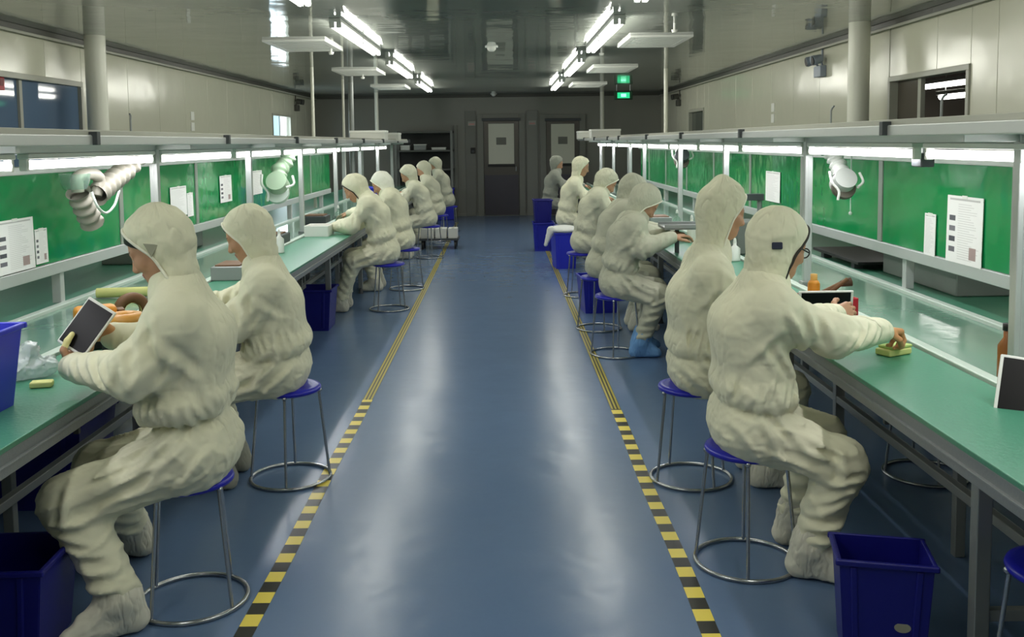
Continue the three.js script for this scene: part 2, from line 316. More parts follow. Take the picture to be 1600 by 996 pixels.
  // twin head emergency lamps high on the walls
  [[Rr, -10.5, -1, 'twin headed bluish grey emergency lamp on the right wall under ceiling'], [Rr, -18.9, -1, 'dark twin headed emergency lamp far back on the right wall'], [L, -19.1, 1, 'dark twin headed emergency lamp far back on the left wall']].forEach(([x, z, s, lab], i) => {
    const m = i ? M.trimDark : M.sensor, t = thing('emergency_lamp', lab, 'emergency lamp', [x, 2.42, z]);
    mesh('box', [bx(0.07, 0.12, 0.22, s * 0.035, -0.08, 0, 0.008)], m, t);
    for (const q of [-1, 1]) { const h = mesh('lamp_head', [rod([s * 0.05, 0.055, q * 0.08], [s * 0.15, 0.03, q * 0.1], 0.045, 16, 0.055), rod([s * 0.035, -0.02, q * 0.08], [s * 0.06, 0.05, q * 0.08], 0.012)], m, t); mesh('lens', [rod([s * 0.15, 0.03, q * 0.1], [s * 0.156, 0.029, q * 0.1], 0.048, 16)], M.black, h); }
    mesh('conduit', [rod([s * 0.012, 0.05, 0], [s * 0.012, 0.18, 0], 0.01)], m, t);
  });
  // lamps of the room behind the pass-through window
  [[6.0, 2.32, -13.1, 1.7, 'long bright tube light seen through the right window'], [6.0, 2.155, -12.25, 1.6, 'lower bright tube light seen through the right window']].forEach(([x, y, z, len, lab]) => {
    const t = thing('ceiling_light', lab, 'ceiling light', [x, y, z]);
    mesh('housing', [bx(0.12, 0.05, len, 0, 0.05, 0)], M.whiteMetal, t); mesh('tube', [rod([0, 0, -len / 2 + 0.03], [0, 0, len / 2 - 0.03], 0.04, 14)], M.tubeCeiling, t);
    for (const k of [-1, 1]) mesh('hanger', [rod([0, 0.07, k * len * 0.4], [0, H - y, k * len * 0.4], 0.006)], M.steel, t);
    areaLight(CEILING_TINT, 3, 0.1, len, x, y - 0.05, z);
  });
}
// drop poles between the benches and the ceiling
[[-2.46, -13.0, 0.022, 'pipe', 'slim white service pole at the left bench, nearest of the poles'], [-2.46, -15.5, 0.02, 'pipe', 'slim white service pole at the left bench behind the first one'], [-2.46, -16.3, 0.045, 'aluGrey', 'thick grey service pole at the left bench'], [-2.46, -19.6, 0.04, 'pipe', 'pale service pole near the back end of the left bench'],
 [2.46, -14.0, 0.03, 'pipe', 'slim white service pole at the right bench'], [2.2, -20.4, 0.045, 'pipe', 'pale service pole near the back wall at right']].forEach(([x, z, r, m, lab]) => {
  const t = thing('service_pole', lab, 'pole', [x, 0, z]); mesh('pole', [rod([0, 0, 0], [0, H, 0], r, 16)], M[m], t); mesh('base_plate', [bx(r * 4, 0.012, r * 4, 0, 0.006, 0)], M.aluGrey, t);
});

// ------------------------------------------------------------------ the two assembly lines
const NEAR = -1.2, FAR = -19.6, TOP = 0.76;
const frames = {};
for (const sx of [-1, 1]) {
  const side = sx < 0 ? 'left' : 'right', X = (a, b, y0, y1, z0, z1, r) => span(sx * a, sx * b, y0, y1, z0, z1, r);
  const w = thing('workbench', `long green topped workbench along the ${side} row of workers`, 'workbench', [0, 0, 0], 0);
  mesh('bench_top', [X(1.36, 1.77, 0.742, TOP, NEAR, FAR, 0.004)], M.mat, w);
  mesh('apron', [X(1.363, 1.385, 0.668, 0.742, NEAR, FAR, 0.003), X(1.352, 1.366, 0.70, 0.708, NEAR, FAR, 0.002), X(1.385, 1.77, 0.715, 0.742, NEAR, FAR, 0.002)], M.apron, w);
  for (let z = -2.72; z > FAR; z -= 1.9) {
    for (const x of [1.47, 1.72]) { const l = mesh('leg', [bx(0.045, 0.66, 0.045, sx * x, 0.39, z, 0.004)], M.aluGrey, w); mesh('levelling_foot', [new THREE.CylinderGeometry(0.014, 0.03, 0.06, 12).translate(sx * x, 0.03, z)], M.darkMetal, l); }
    mesh('stretcher', [X(1.49, 1.70, 0.2, 0.235, z - 0.015, z + 0.015)], M.aluGrey, w);
    mesh('bracket', [bx(0.06, 0.04, 0.05, sx * 1.43, 0.675, z - 0.6), bx(0.02, 0.07, 0.02, sx * 1.43, 0.645, z - 0.6)], M.darkMetal, w);
  }
  mesh('lower_rail', [X(1.70, 1.735, 0.33, 0.365, NEAR, FAR, 0.004)], M.aluGrey, w);

  const c = thing('conveyor', `glossy green conveyor belt running behind the ${side} workbench`, 'conveyor', [0, 0, 0]);
  mesh('belt', [X(1.83, 2.30, 0.735, TOP - 0.004, NEAR, FAR, 0.004)], M.belt, c);
  mesh('side_rail', [X(1.778, 1.826, 0.66, TOP + 0.012, NEAR, FAR, 0.006)], M.beltEdge, c);
  mesh('side_rail', [X(2.30, 2.345, 0.66, TOP + 0.015, NEAR, FAR, 0.006)], M.beltEdge, c);
  for (let z = -3.6; z > FAR; z -= 1.9) for (const x of [1.83, 2.28]) mesh('leg', [bx(0.04, 0.66, 0.04, sx * x, 0.33, z, 0.004)], M.aluGrey, c);

  const rt = thing('rear_bench', `green topped rear bench between the ${side} conveyor and the wall`, 'workbench', [0, 0, 0]);
  mesh('bench_top', [X(2.36, 2.98, 0.735, TOP, NEAR, FAR, 0.004)], M.mat, rt);
  for (let z = -3.3; z > FAR; z -= 1.9) for (const x of [2.43, 2.9]) mesh('leg', [bx(0.045, 0.735, 0.045, sx * x, 0.3675, z, 0.004)], M.aluGrey, rt);

  // superstructure: posts, shelf, lamp rail, green boards
  const f = thing('overhead_frame', `aluminium frame with shelf and green boards over the ${side} line`, 'frame', [0, 0, 0]);
  frames[side] = f;
  const farShelf = sx < 0 ? -17.2 : -19.4;
  const posts = sx < 0 ? [-3.43, -5.344, -7.33, -9.21, -11.12, -13.04, -14.9, -16.8] : [-3.26, -5.555, -7.6, -9.55, -11.97, -13.3, -15.3, -17.3];
  const backs = posts.map((z, i) => (sx < 0 ? -3.31 - 1.92 * i : -3.37 - 2 * i));
  for (const z of posts) {
    const p = mesh('post', [bx(0.045, 1.63 - TOP - 0.012, 0.045, sx * 1.85, (1.63 + TOP + 0.008) / 2, z, 0.005), bx(0.008, 0.8, 0.05, sx * 1.85, 1.2, z, 0.001)], M.alu, f);
    mesh('foot_bracket', [bx(0.07, 0.03, 0.07, sx * 1.85, TOP + 0.015, z, 0.004)], M.aluGrey, p); }
  for (const z of backs) mesh('back_post', [bx(0.05, 1.63 - TOP, 0.05, sx * 2.365, (1.63 + TOP) / 2 + 0.008, z, 0.005)], M.alu, f);
  mesh('front_rail', [X(1.60, 1.64, 1.625, 1.668, NEAR, farShelf, 0.005)], M.alu, f);
  mesh('shelf', [X(1.64, 2.9, 1.638, 1.654, NEAR, farShelf, 0.003)], M.whiteMetal, f);
  mesh('shelf_lip', [X(1.615, 1.625, 1.668, 1.69, NEAR, farShelf, 0.002)], M.trimLight, f);
  mesh('lamp_rail', [X(1.83, 1.87, 1.595, 1.63, NEAR, farShelf, 0.004)], M.alu, f);
  mesh('lamp_rail', [X(2.81, 2.85, 1.595, 1.63, NEAR, farShelf, 0.004)], M.alu, f);
  for (const z of posts) { mesh('cross_arm', [X(1.64, 2.88, 1.6, 1.637, z - 0.015, z + 0.015)], M.alu, f);
    mesh('joint_clip', [bx(0.05, 0.055, 0.035, sx * 1.605, 1.655, z - 0.55, 0.003)], M.darkMetal, f); }
  const boardEnd = sx < 0 ? -13.4 : -15.6;
  mesh('board_rail', [X(2.315, 2.36, 0.94, 1.005, NEAR, boardEnd, 0.006)], M.alu, f);
  mesh('board_rail', [X(2.29, 2.35, 1.485, 1.525, NEAR, boardEnd, 0.005)], M.whiteMetal, f);
  let zb = sx < 0 ? -6.04 + 1.5 * 3 : -5.68 + 1.5 * 3;
  for (; zb > boardEnd; zb -= 1.5) {
    const e = Math.max(zb - 1.5, boardEnd);
    mesh('green_board', [X(2.325, 2.345, 1.005, 1.485, zb - 0.03, e + 0.03, 0.004)], M.board, f);
    mesh('board_stile', [X(2.318, 2.35, 1.005, 1.485, zb - 0.03, zb + 0.03, 0.003)], M.boardStrip, f);
  }
}
// tube lamps over the benches
{
  let proto, short;
  for (const sx of [-1, 1]) {
    const side = sx < 0 ? 'left' : 'right', start = sx < 0 ? -1.55 : -1.76, n = sx < 0 ? 10 : 11;
    for (let i = 0; i < n; i++) {
      const z = start - 1.52 * i, lab = `${ORD[i]} white tube lamp from the camera above the ${side} workbench`, pos = [sx * 1.85, 1.595, z];
      if (!proto) {
        proto = thing('bench_lamp', lab, 'tube lamp', pos, 0, 'tube lamps above the benches');
        mesh('housing', [bx(0.05, 0.022, 1.42, 0, -0.011, 0, 0.005)], M.whiteMetal, proto);
        const t = mesh('tube', [rod([0, -0.046, -0.69], [0, -0.046, 0.69], 0.0185, 14)], M.tubeGlow, proto);
        for (const e of [-1, 1]) mesh('lamp_holder', [bx(0.034, 0.05, 0.022, 0, -0.045, e * 0.7, 0.005)], M.white, t);
      } else dup(proto, lab, pos);
      areaLight(BENCH_TINT, BENCH_LAMP, 0.04, 1.34, sx * 1.85, 1.527, z);
    }
    for (let i = 0; i < 5; i++) {
      const z = (sx < 0 ? -4.9 : -4.3) - 2.4 * i, lab = `${ORD[i]} short tube lamp from the camera above the ${side} rear bench`, pos = [sx * 2.83, 1.595, z];
      if (!short) {
        short = thing('bench_lamp', lab, 'tube lamp', pos, 0, 'short tube lamps above the rear benches');
        mesh('housing', [bx(0.05, 0.02, 0.9, 0, -0.01, 0, 0.004)], M.whiteMetal, short);
        const t = mesh('tube', [rod([0, -0.036, -0.43], [0, -0.036, 0.43], 0.014, 12)], M.tubeGlow, short);
        for (const e of [-1, 1]) mesh('lamp_holder', [bx(0.028, 0.04, 0.02, 0, -0.036, e * 0.44, 0.004)], M.white, t);
      } else dup(short, lab, pos);
      areaLight(BENCH_TINT, BENCH_LAMP * 0.6, 0.03, 0.84, sx * 2.83, 1.54, z);
    }
  }
}

// ------------------------------------------------------------------ people: distance fields meshed into continuous surfaces
const smin = (a, b, k) => { const h = Math.max(k - Math.abs(a - b), 0) / k; return Math.min(a, b) - h * h * k * 0.25; };
const smax = (a, b, k) => -smin(-a, -b, k);
function cone(a, b, ra, rb, k = 0.04, wr = null) {            // tapered capsule; wr: [amplitude, along, across, seed, profile]
  const bx_ = b.x - a.x, by_ = b.y - a.y, bz_ = b.z - a.z, L2 = bx_ * bx_ + by_ * by_ + bz_ * bz_ || 1e-9, len = Math.sqrt(L2);
  const d = V(bx_, by_, bz_).normalize(), e1 = (Math.abs(d.y) < 0.9 ? V(0, 1, 0) : V(1, 0, 0)).cross(d).normalize(), e2 = d.clone().cross(e1);
  const fn = (x, y, z) => {
    const px = x - a.x, py = y - a.y, pz = z - a.z; let h = (px * bx_ + py * by_ + pz * bz_) / L2; const hh = h; h = h < 0 ? 0 : h > 1 ? 1 : h;
    const qx = px - bx_ * h, qy = py - by_ * h, qz = pz - bz_ * h;
    let v = Math.sqrt(qx * qx + qy * qy + qz * qz) - (ra + (rb - ra) * h);
    if (wr && v < 0.07 && v > -0.07) {
      const t = hh * len, u1 = qx * e1.x + qy * e1.y + qz * e1.z, u2 = qx * e2.x + qy * e2.y + qz * e2.z, s = wr[3];
      const w = perlin.noise(t * 5 + s, u1 * 5, u2 * 5) * 0.5;
      const n = perlin.noise(t * wr[1] + w + s, u1 * wr[2] + w, u2 * wr[2] - s), n2 = perlin.noise(t * wr[1] * 2.1 - s, u1 * wr[2] * 2.1 + s, u2 * wr[2] * 2.1);
      v -= 0.55 * wr[0] * (wr[4] ? wr[4](h) : 1) * (1.15 * Math.exp(-n * n * 48) + 0.3 * Math.exp(-n2 * n2 * 36) - 0.4);
    }
    return v;
  };
  fn.k = k; fn.box = [a, b, Math.max(ra, rb)]; return fn;
}
function ellipsoid(c, F, U, S, rf, ru, rs, k = 0.03) {
  const fn = (x, y, z) => {
    const px = x - c.x, py = y - c.y, pz = z - c.z, f = (px * F.x + py * F.y + pz * F.z) / rf, u = (px * U.x + py * U.y + pz * U.z) / ru, s = (px * S.x + py * S.y + pz * S.z) / rs;
    const k0 = Math.hypot(f, u, s), k1 = Math.hypot(f / rf, u / ru, s / rs); return k1 < 1e-6 ? -Math.min(rf, ru, rs) : k0 * (k0 - 1) / k1;
  };
  fn.k = k; fn.box = [c, c, Math.max(rf, ru, rs)]; return fn;
}
function union(list) { return (x, y, z) => { let d = 1e3; for (const f of list) { const v = f(x, y, z); d = v > d + f.k ? d : smin(d, v, f.k); } return d; }; }
function bounds(list, pad) { const b = new THREE.Box3(); for (const f of list) for (const p of f.box.slice(0, 2)) { const r = f.box[2] + pad; b.expandByPoint(V(p.x - r, p.y - r, p.z - r)); b.expandByPoint(V(p.x + r, p.y + r, p.z + r)); } return b; }
function netMesh(fn, box, cell, colour) {                     // naive surface nets
  const nx = Math.ceil((box.max.x - box.min.x) / cell) + 1, ny = Math.ceil((box.max.y - box.min.y) / cell) + 1, nz = Math.ceil((box.max.z - box.min.z) / cell) + 1;
  const g = new Float32Array(nx * ny * nz), B = 6, half = B * cell * 0.87;
  const X = i => box.min.x + i * cell, Y = i => box.min.y + i * cell, Z = i => box.min.z + i * cell, at = (i, j, k) => (k * ny + j) * nx + i;
  for (let k0 = 0; k0 < nz; k0 += B) for (let j0 = 0; j0 < ny; j0 += B) for (let i0 = 0; i0 < nx; i0 += B) {
    const c = fn(X(i0 + B / 2 - 0.5), Y(j0 + B / 2 - 0.5), Z(k0 + B / 2 - 0.5)), skip = Math.abs(c) > half * 1.2 + 0.035;
    for (let k = k0; k < Math.min(nz, k0 + B); k++) for (let j = j0; j < Math.min(ny, j0 + B); j++) for (let i = i0; i < Math.min(nx, i0 + B); i++) g[at(i, j, k)] = skip ? c : fn(X(i), Y(j), Z(k));
  }
  const pos = [], idx = [], id = new Int32Array(nx * ny * nz).fill(-1), off = [0, 1, nx, nx + 1, nx * ny, nx * ny + 1, nx * ny + nx, nx * ny + nx + 1];
  const E = [[0, 1], [2, 3], [4, 5], [6, 7], [0, 2], [1, 3], [4, 6], [5, 7], [0, 4], [1, 5], [2, 6], [3, 7]];
  for (let k = 0; k < nz - 1; k++) for (let j = 0; j < ny - 1; j++) for (let i = 0; i < nx - 1; i++) {
    const b = at(i, j, k); let m = 0; for (let q = 0; q < 8; q++) if (g[b + off[q]] < 0) m |= 1 << q;
    if (m === 0 || m === 255) continue;
    let sx = 0, sy = 0, sz = 0, n = 0;
    for (const [p, q] of E) { const va = g[b + off[p]], vb = g[b + off[q]]; if ((va < 0) === (vb < 0)) continue; const t = va / (va - vb);
      sx += (p & 1) + t * ((q & 1) - (p & 1)); sy += ((p >> 1) & 1) + t * (((q >> 1) & 1) - ((p >> 1) & 1)); sz += (p >> 2) + t * ((q >> 2) - (p >> 2)); n++; }
    id[b] = pos.length / 3; pos.push(X(i) + sx / n * cell, Y(j) + sy / n * cell, Z(k) + sz / n * cell);
  }
  const quad = (a, b, c, d, flip) => { if (a < 0 || b < 0 || c < 0 || d < 0) return; if (flip) idx.push(a, b, c, a, c, d); else idx.push(a, c, b, a, d, c); };
  for (let k = 1; k < nz - 1; k++) for (let j = 1; j < ny - 1; j++) for (let i = 1; i < nx - 1; i++) {
    const b = at(i, j, k), s = g[b] < 0;
    if (s !== g[b + 1] < 0) quad(id[b], id[b - nx], id[b - nx - nx * ny], id[b - nx * ny], !s);
    if (s !== g[b + nx] < 0) quad(id[b], id[b - nx * ny], id[b - nx * ny - 1], id[b - 1], !s);
    if (s !== g[b + nx * ny] < 0) quad(id[b], id[b - 1], id[b - 1 - nx], id[b - nx], !s);
  }
  const geo = new THREE.BufferGeometry(); geo.setAttribute('position', new THREE.Float32BufferAttribute(pos, 3));
  if (colour) { const c = new Float32Array(pos.length); for (let i = 0; i < pos.length; i += 3) c.set(colour(pos[i], pos[i + 1], pos[i + 2]), i); geo.setAttribute('color', new THREE.BufferAttribute(c, 3)); }
  geo.setIndex(idx); geo.computeVertexNormals(); return geo;
}
function wrapUv(geo, cx, cz, dir) {                           // texture coordinates in metres round the body, the seam on the bench side
  const p = geo.attributes.position, uv = new Float32Array(p.count * 2);
  for (let i = 0; i < p.count; i++) { uv[2 * i] = Math.atan2(p.getZ(i) - cz, -dir * (p.getX(i) - cx)) * 0.2; uv[2 * i + 1] = p.getY(i); }
  geo.setAttribute('uv', new THREE.BufferAttribute(uv, 2)); return geo;
}
const mix3 = (a, b, t) => V(a.x + (b.x - a.x) * t, a.y + (b.y - a.y) * t, a.z + (b.z - a.z) * t);
const add = (a, b, s = 1) => V(a.x + b.x * s, a.y + b.y * s, a.z + b.z * s);
const SKIN = [0.50, 0.27, 0.16], GLOVE = [0.62, 0.30, 0.13], COT = [0.78, 0.72, 0.33];

function handParts(W, D, N, thumb, curl, tips) {               // D to the knuckles, N out of the palm, thumb: which side (+1/-1)
  D = D.clone().normalize(); N = N.clone().addScaledVector(D, -N.dot(D)).normalize(); const S = D.clone().cross(N).multiplyScalar(thumb);
  const P = [], bones = [];
  const fl = [[0.042, 0.027, 0.021], [0.046, 0.030, 0.022], [0.042, 0.028, 0.021], [0.033, 0.021, 0.018]], kd = [0.088, 0.092, 0.087, 0.077];
  P.push(cone(add(W, D, -0.012), add(W, D, 0.02), 0.025, 0.027, 0.02));
  for (let i = 0; i < 4; i++) {
    const o = 0.031 - 0.0208 * i, k = add(add(W, D, kd[i]), S, o);
    P.push(cone(add(add(W, D, 0.012), S, o * 0.6), k, 0.017, 0.0125, 0.014));
    let p = k, a = 0;
    for (let j = 0; j < 3; j++) { a += (curl[j] ?? curl[0]) * (1 + 0.06 * i); const d = V(0, 0, 0).addScaledVector(D, Math.cos(a)).addScaledVector(N, Math.sin(a)).addScaledVector(S, o * 0.9); d.normalize();
      const q = add(p, d, fl[i][j]); P.push(cone(p, q, 0.0098 - 0.0009 * j, 0.0092 - 0.0011 * j, 0.005)); p = q; if (j === 2) bones.push(q); }
  }
  const td = tips?.thumbDirs ?? [[0.6, 0.75, 0.3], [0.95, 0.4, 0.4], [1, 0.15, 0.45]], tdir = k => V(0, 0, 0).addScaledVector(D, td[k][0]).addScaledVector(S, td[k][1]).addScaledVector(N, td[k][2]).normalize();
  let p = add(add(add(W, D, 0.02), S, 0.022), N, 0.006), d = tdir(0);
  const tl = [0.046, 0.034, 0.027]; let tip = p;
  for (let j = 0; j < 3; j++) { const q = add(p, d, tl[j]); P.push(cone(p, q, j ? 0.0112 : 0.016, j === 2 ? 0.009 : 0.0112, j ? 0.005 : 0.014)); p = q; tip = q; if (j < 2) d = tdir(j + 1); }
  return { prims: P, tip, bones };
}
function headParts(c, F, U, S, neck) {
  const at = (f, u, s = 0) => add(add(add(c, F, f), U, u), S, s);
  const P = [ellipsoid(at(-0.014, 0.03), F, U, S, 0.097, 0.085, 0.076), ellipsoid(at(0.02, -0.03), F, U, S, 0.07, 0.085, 0.062, 0.03)];
  P.push(cone(at(0.06, -0.088, 0), at(0.065, -0.09, 0), 0.024, 0.024, 0.03)); // chin
  for (const s of [-1, 1]) {
    P.push(cone(at(0.055, -0.085, s * 0.008), at(-0.005, -0.055, s * 0.055), 0.022, 0.02, 0.03));  // jaw
    P.push(cone(at(0.078, 0.021, s * 0.012), at(0.066, 0.02, s * 0.042), 0.011, 0.009, 0.016));    // brow
    P.push(cone(at(0.066, -0.028, s * 0.036), at(0.058, -0.03, s * 0.044), 0.02, 0.018, 0.025));   // cheek
    P.push(cone(at(0.0735, -0.001, s * 0.032), at(0.073, -0.001, s * 0.034), 0.0125, 0.0125, 0.003)); // eye ball
    P.push(cone(at(0.079, 0.011, s * 0.022), at(0.072, 0.010, s * 0.044), 0.0055, 0.005, 0.006));  // upper lid
    P.push(cone(at(-0.006, 0.012, s * 0.077), at(-0.012, -0.022, s * 0.075), 0.014, 0.009, 0.006)); // ear
    P.push(cone(at(0.097, -0.037, s * 0.009), at(0.09, -0.037, s * 0.014), 0.008, 0.007, 0.008));  // nostril
    P.push(cone(at(0.092, -0.061, s * 0.003), at(0.08, -0.062, s * 0.023), 0.0065, 0.004, 0.006)); // upper lip
    P.push(cone(at(0.09, -0.071, s * 0.003), at(0.08, -0.069, s * 0.019), 0.0068, 0.004, 0.006));  // lower lip
  }
  P.push(cone(at(0.085, 0.008), at(0.106, -0.031), 0.0075, 0.0125, 0.014));                         // nose
  P.push(cone(at(-0.03, -0.06), neck, 0.052, 0.056, 0.05));
  const colour = (x, y, z) => {
    const px = x - c.x, py = y - c.y, pz = z - c.z, f = px * F.x + py * F.y + pz * F.z, u = px * U.x + py * U.y + pz * U.z, s = Math.abs(px * S.x + py * S.y + pz * S.z);
    if (f > 0.074 && Math.hypot((u + 0.004) * 2.3, s - 0.033) < 0.0115 && f < 0.093) return Math.abs(s - 0.033) < 0.0058 ? [0.02, 0.012, 0.01] : [0.5, 0.45, 0.4];
    if (f > 0.05 && s > 0.012 && s < 0.05 && u > 0.0225 && u < 0.0285) return [0.09, 0.055, 0.04];
    if (f > 0.075 && u < -0.056 && u > -0.078 && s < 0.026) return [0.42, 0.14, 0.11];
    if (u > 0.075 || f < -0.03 && u > -0.03) return [0.02, 0.015, 0.012];
    return SKIN;
  };
  return { prims: P, colour, at };
}
/* J holds joints in world space: pelvis, chest, neck, head, pitch, yaw, and per side n (nearer the camera) / f: sh, el, wr, hip, kn, an, toe */
function person(label, J, o = {}) {
  const dir = J.dir, org = V(J.pelvis[0], 0, J.pelvis[2]), P = k => V(J[k][0] - org.x, J[k][1], J[k][2] - org.z);
  const cell = o.cell ?? 0.018, near = cell < 0.012, seed = o.seed ?? 1, amp = o.fold ?? 1;
  const t = thing('person', label, 'person', [org.x, 0, org.z]);
  const pel = P('pelvis'), chest = P('chest'), neck = P('neck'), hc = P('head');
  const up = neck.clone().sub(pel).normalize();
  const F = V(dir * Math.cos(J.pitch) * Math.cos(J.yaw ?? 0), -Math.sin(J.pitch), -Math.cos(J.pitch) * Math.sin(J.yaw ?? 0)).normalize();
  const Sd = F.clone().cross(V(0, 1, 0)).normalize(), U = Sd.clone().cross(F).normalize();
  if (J.roll) { U.applyAxisAngle(F, J.roll); Sd.applyAxisAngle(F, J.roll); }
  const side = V(0, 0, 1), sides = ['N', 'F'], lat = { N: P('shN').sub(P('shF')).normalize(), F: P('shF').sub(P('shN')).normalize() };
  const latH = { N: side, F: side.clone().negate() };
  const waist = J.waist ? P('waist') : mix3(pel, chest, 0.42);
  const j = {}; for (const s of sides) for (const k of ['sh', 'el', 'wr', 'kn', 'an', 'toe']) j[k + s] = P(k + s);
  for (const s of sides) j['hip' + s] = J['hip' + s] ? P('hip' + s) : add(pel, latH[s], 0.092);
  // skin: one continuous body, head and hands on finer grids
  const body = [cone(pel, chest, 0.10, 0.11, 0.05), cone(chest, neck, 0.10, 0.05, 0.05)];
  for (const s of sides) body.push(cone(chest, j['sh' + s], 0.09, 0.05, 0.05), cone(j['sh' + s], j['el' + s], 0.046, 0.038, 0.03), cone(j['el' + s], j['wr' + s], 0.038, 0.027, 0.03), cone(j['hip' + s], j['kn' + s], 0.075, 0.05, 0.05), cone(j['kn' + s], j['an' + s], 0.05, 0.035, 0.03), cone(j['an' + s], j['toe' + s], 0.033, 0.026, 0.03));
  const pieces = [netMesh(union(body), bounds(body, 0.03), near ? 0.014 : 0.024, () => SKIN)];
  const head = headParts(hc, F, U, Sd, neck);
  pieces.push(netMesh(union(head.prims), bounds(head.prims, 0.015), near ? 0.0036 : o.mid ? 0.007 : 0.012, head.colour));
  const hands = {};
  for (const s of sides) {
    const wr = j['wr' + s], h = J['hand' + s] ?? {};
    const D = h.dir ? V(...h.dir) : wr.clone().sub(j['el' + s]).normalize().add(V(0, -0.15, 0)), N = h.palm ? V(...h.palm) : V(0, -1, 0);
    const q = handParts(wr, D, N, h.thumb ?? ((s === 'N') === (dir > 0) ? -1 : 1), h.curl ?? [0.35, 0.45, 0.3], h);
    hands[s] = q; const base = h.colour ?? SKIN;
    pieces.push(netMesh(union(q.prims), bounds(q.prims, 0.01), near ? 0.003 : o.mid ? 0.005 : 0.008, (x, y, z) => {
      for (const [i, c] of Object.entries(h.cots ?? {})) { const tp = i === 'thumb' ? q.tip : q.bones[i]; if (Math.hypot(x - tp.x, y - tp.y, z - tp.z) < (i === 'thumb' ? 0.05 : 0.035)) return c; }
      return base; }));
  }
  mesh('body', mergeGeometries(pieces.map(p => { p.deleteAttribute('uv'); return p; })), M.skin, t);
  // trousers and jacket, loose and gathered
  const bk = o.bulk ?? (near ? 0.97 : 0.9), a = amp, prof = h => 0.55 + 0.7 * Math.abs(h - 0.35), trousers = [], sleeves = [], jacketTorso = [];
  const hipW = [0.013 * a, 4, 13, seed, null];
  trousers.push(cone(add(pel, side, 0.085), add(pel, side, -0.085), 0.128 * bk, 0.128 * bk, 0.06, hipW));
  trousers.push(cone(waist, pel, 0.118, 0.13, 0.06, [0.008 * a, 5, 13, seed + 2, null]));
  const legR = (o.leg ?? 1) * (near ? 1 : 0.93);
  for (const s of sides) {
    const q = s === 'N' ? 0 : 40;
    trousers.push(cone(j['hip' + s], j['kn' + s], 0.112 * legR, 0.089 * legR, 0.05, [0.016 * a, 3.4, 14, seed + 5 + q, h => 0.7 + 0.6 * h]));
    trousers.push(cone(j['kn' + s], mix3(j['kn' + s], j['an' + s], 0.92), 0.09 * legR, 0.068 * legR, 0.04, [0.013 * a, 11, 5, seed + 9 + q, h => 0.8 + 0.5 * h]));
    const e = j['el' + s], sh = j['sh' + s], wr = j['wr' + s], cuff = mix3(e, wr, 0.96);
    sleeves.push(cone(sh, e, 0.079 * bk, 0.072 * bk, 0.06, [0.011 * a, 4.5, 10, seed + 13 + q, prof]));
    sleeves.push(cone(e, cuff, 0.077, 0.05, 0.05, [0.011 * a, 11, 5, seed + 17 + q, h => 1.1 - 0.5 * h]));
    sleeves.push(cone(mix3(e, wr, 0.93), mix3(e, wr, 1.0), 0.041, 0.043, 0.012));
    jacketTorso.push(cone(add(waist, latH[s], 0.075), add(chest, latH[s], 0.085), 0.13 * bk * (o.belly ?? 1), 0.122 * bk, 0.08, [0.012 * a, 3.5, 10, seed + 21 + q, h => 1.3 - 0.9 * h]));
    jacketTorso.push(cone(mix3(chest, neck, 0.8), mix3(neck, sh, 0.8), 0.07, 0.066, 0.06));
    jacketTorso.push(cone(add(chest, lat[s], 0.07), sh, 0.113 * bk, 0.076 * bk, 0.1 * bk, [0.008 * a, 6, 6, seed + 25 + q, null]));
  }
  jacketTorso.push(cone(chest, mix3(chest, neck, 0.85), 0.125 * bk, 0.078, 0.07, [0.007 * a, 6, 6, seed + 31, null]));
  jacketTorso.push(cone(mix3(chest, neck, 0.8), add(neck, up, 0.015), 0.072, 0.07, 0.03, null));
  // drawn folds: ridges with a valley beside them, laid along limbs and torso in the plane of the pose
  const segs = [], rnd = rng(Math.round(seed * 977)), jit = k => (rnd() - 0.5) * k;
  const lay = (A, B, zc, list, w0) => { const dx = B.x - A.x, dy = B.y - A.y, l = Math.hypot(dx, dy) || 1e-6, nx_ = -dy / l * -dir, ny_ = dx / l * -dir;
    for (const [t0, s0, t1, s1, am, w] of list) { const a0 = t0 + jit(0.08), a1 = t1 + jit(0.08), b0 = s0 + jit(0.02), b1 = s1 + jit(0.02);
      segs.push([A.x + dx * a0 + nx_ * b0, A.y + dy * a0 + ny_ * b0, A.x + dx * a1 + nx_ * b1, A.y + dy * a1 + ny_ * b1, zc, (am ?? 0.01) * a * 1.3 * (0.75 + 0.5 * rnd()), w ?? w0]); } };
  for (const s of sides) {
    const zk = s === 'N' ? 1 : -1;
    lay(j['hip' + s], j['kn' + s], zk, [[-0.15, -0.07, 0.35, 0.05], [-0.05, -0.11, 0.55, 0.0], [0.1, 0.04, 0.85, 0.05], [0.2, -0.03, 0.9, -0.01], [0.38, -0.06, 0.95, -0.05, 0.008], [0.5, 0.07, 1, 0.065, 0.008], [-0.28, 0.0, 0.15, 0.09], [0.85, -0.06, 1.02, 0.06, 0.009]], 0.015);
    lay(j['kn' + s], j['an' + s], zk, [[0.02, -0.06, 0.25, 0.06], [0.14, -0.07, 0.42, 0.05], [0.34, -0.06, 0.6, 0.06], [0.58, -0.06, 0.78, 0.06], [0.78, -0.06, 0.92, 0.05, 0.012]], 0.014);
    lay(j['sh' + s], j['el' + s], zk, [[0, -0.04, 0.5, 0.06, 0.009], [0.3, -0.06, 0.8, 0.05, 0.009], [0.62, -0.06, 1, 0.03]], 0.014);
    lay(j['el' + s], j['wr' + s], zk, [[0.08, 0.05, 0.3, -0.05], [0.28, 0.05, 0.52, -0.05], [0.52, 0.045, 0.72, -0.045, 0.008], [0.74, 0.04, 0.86, -0.04, 0.007]], 0.012);
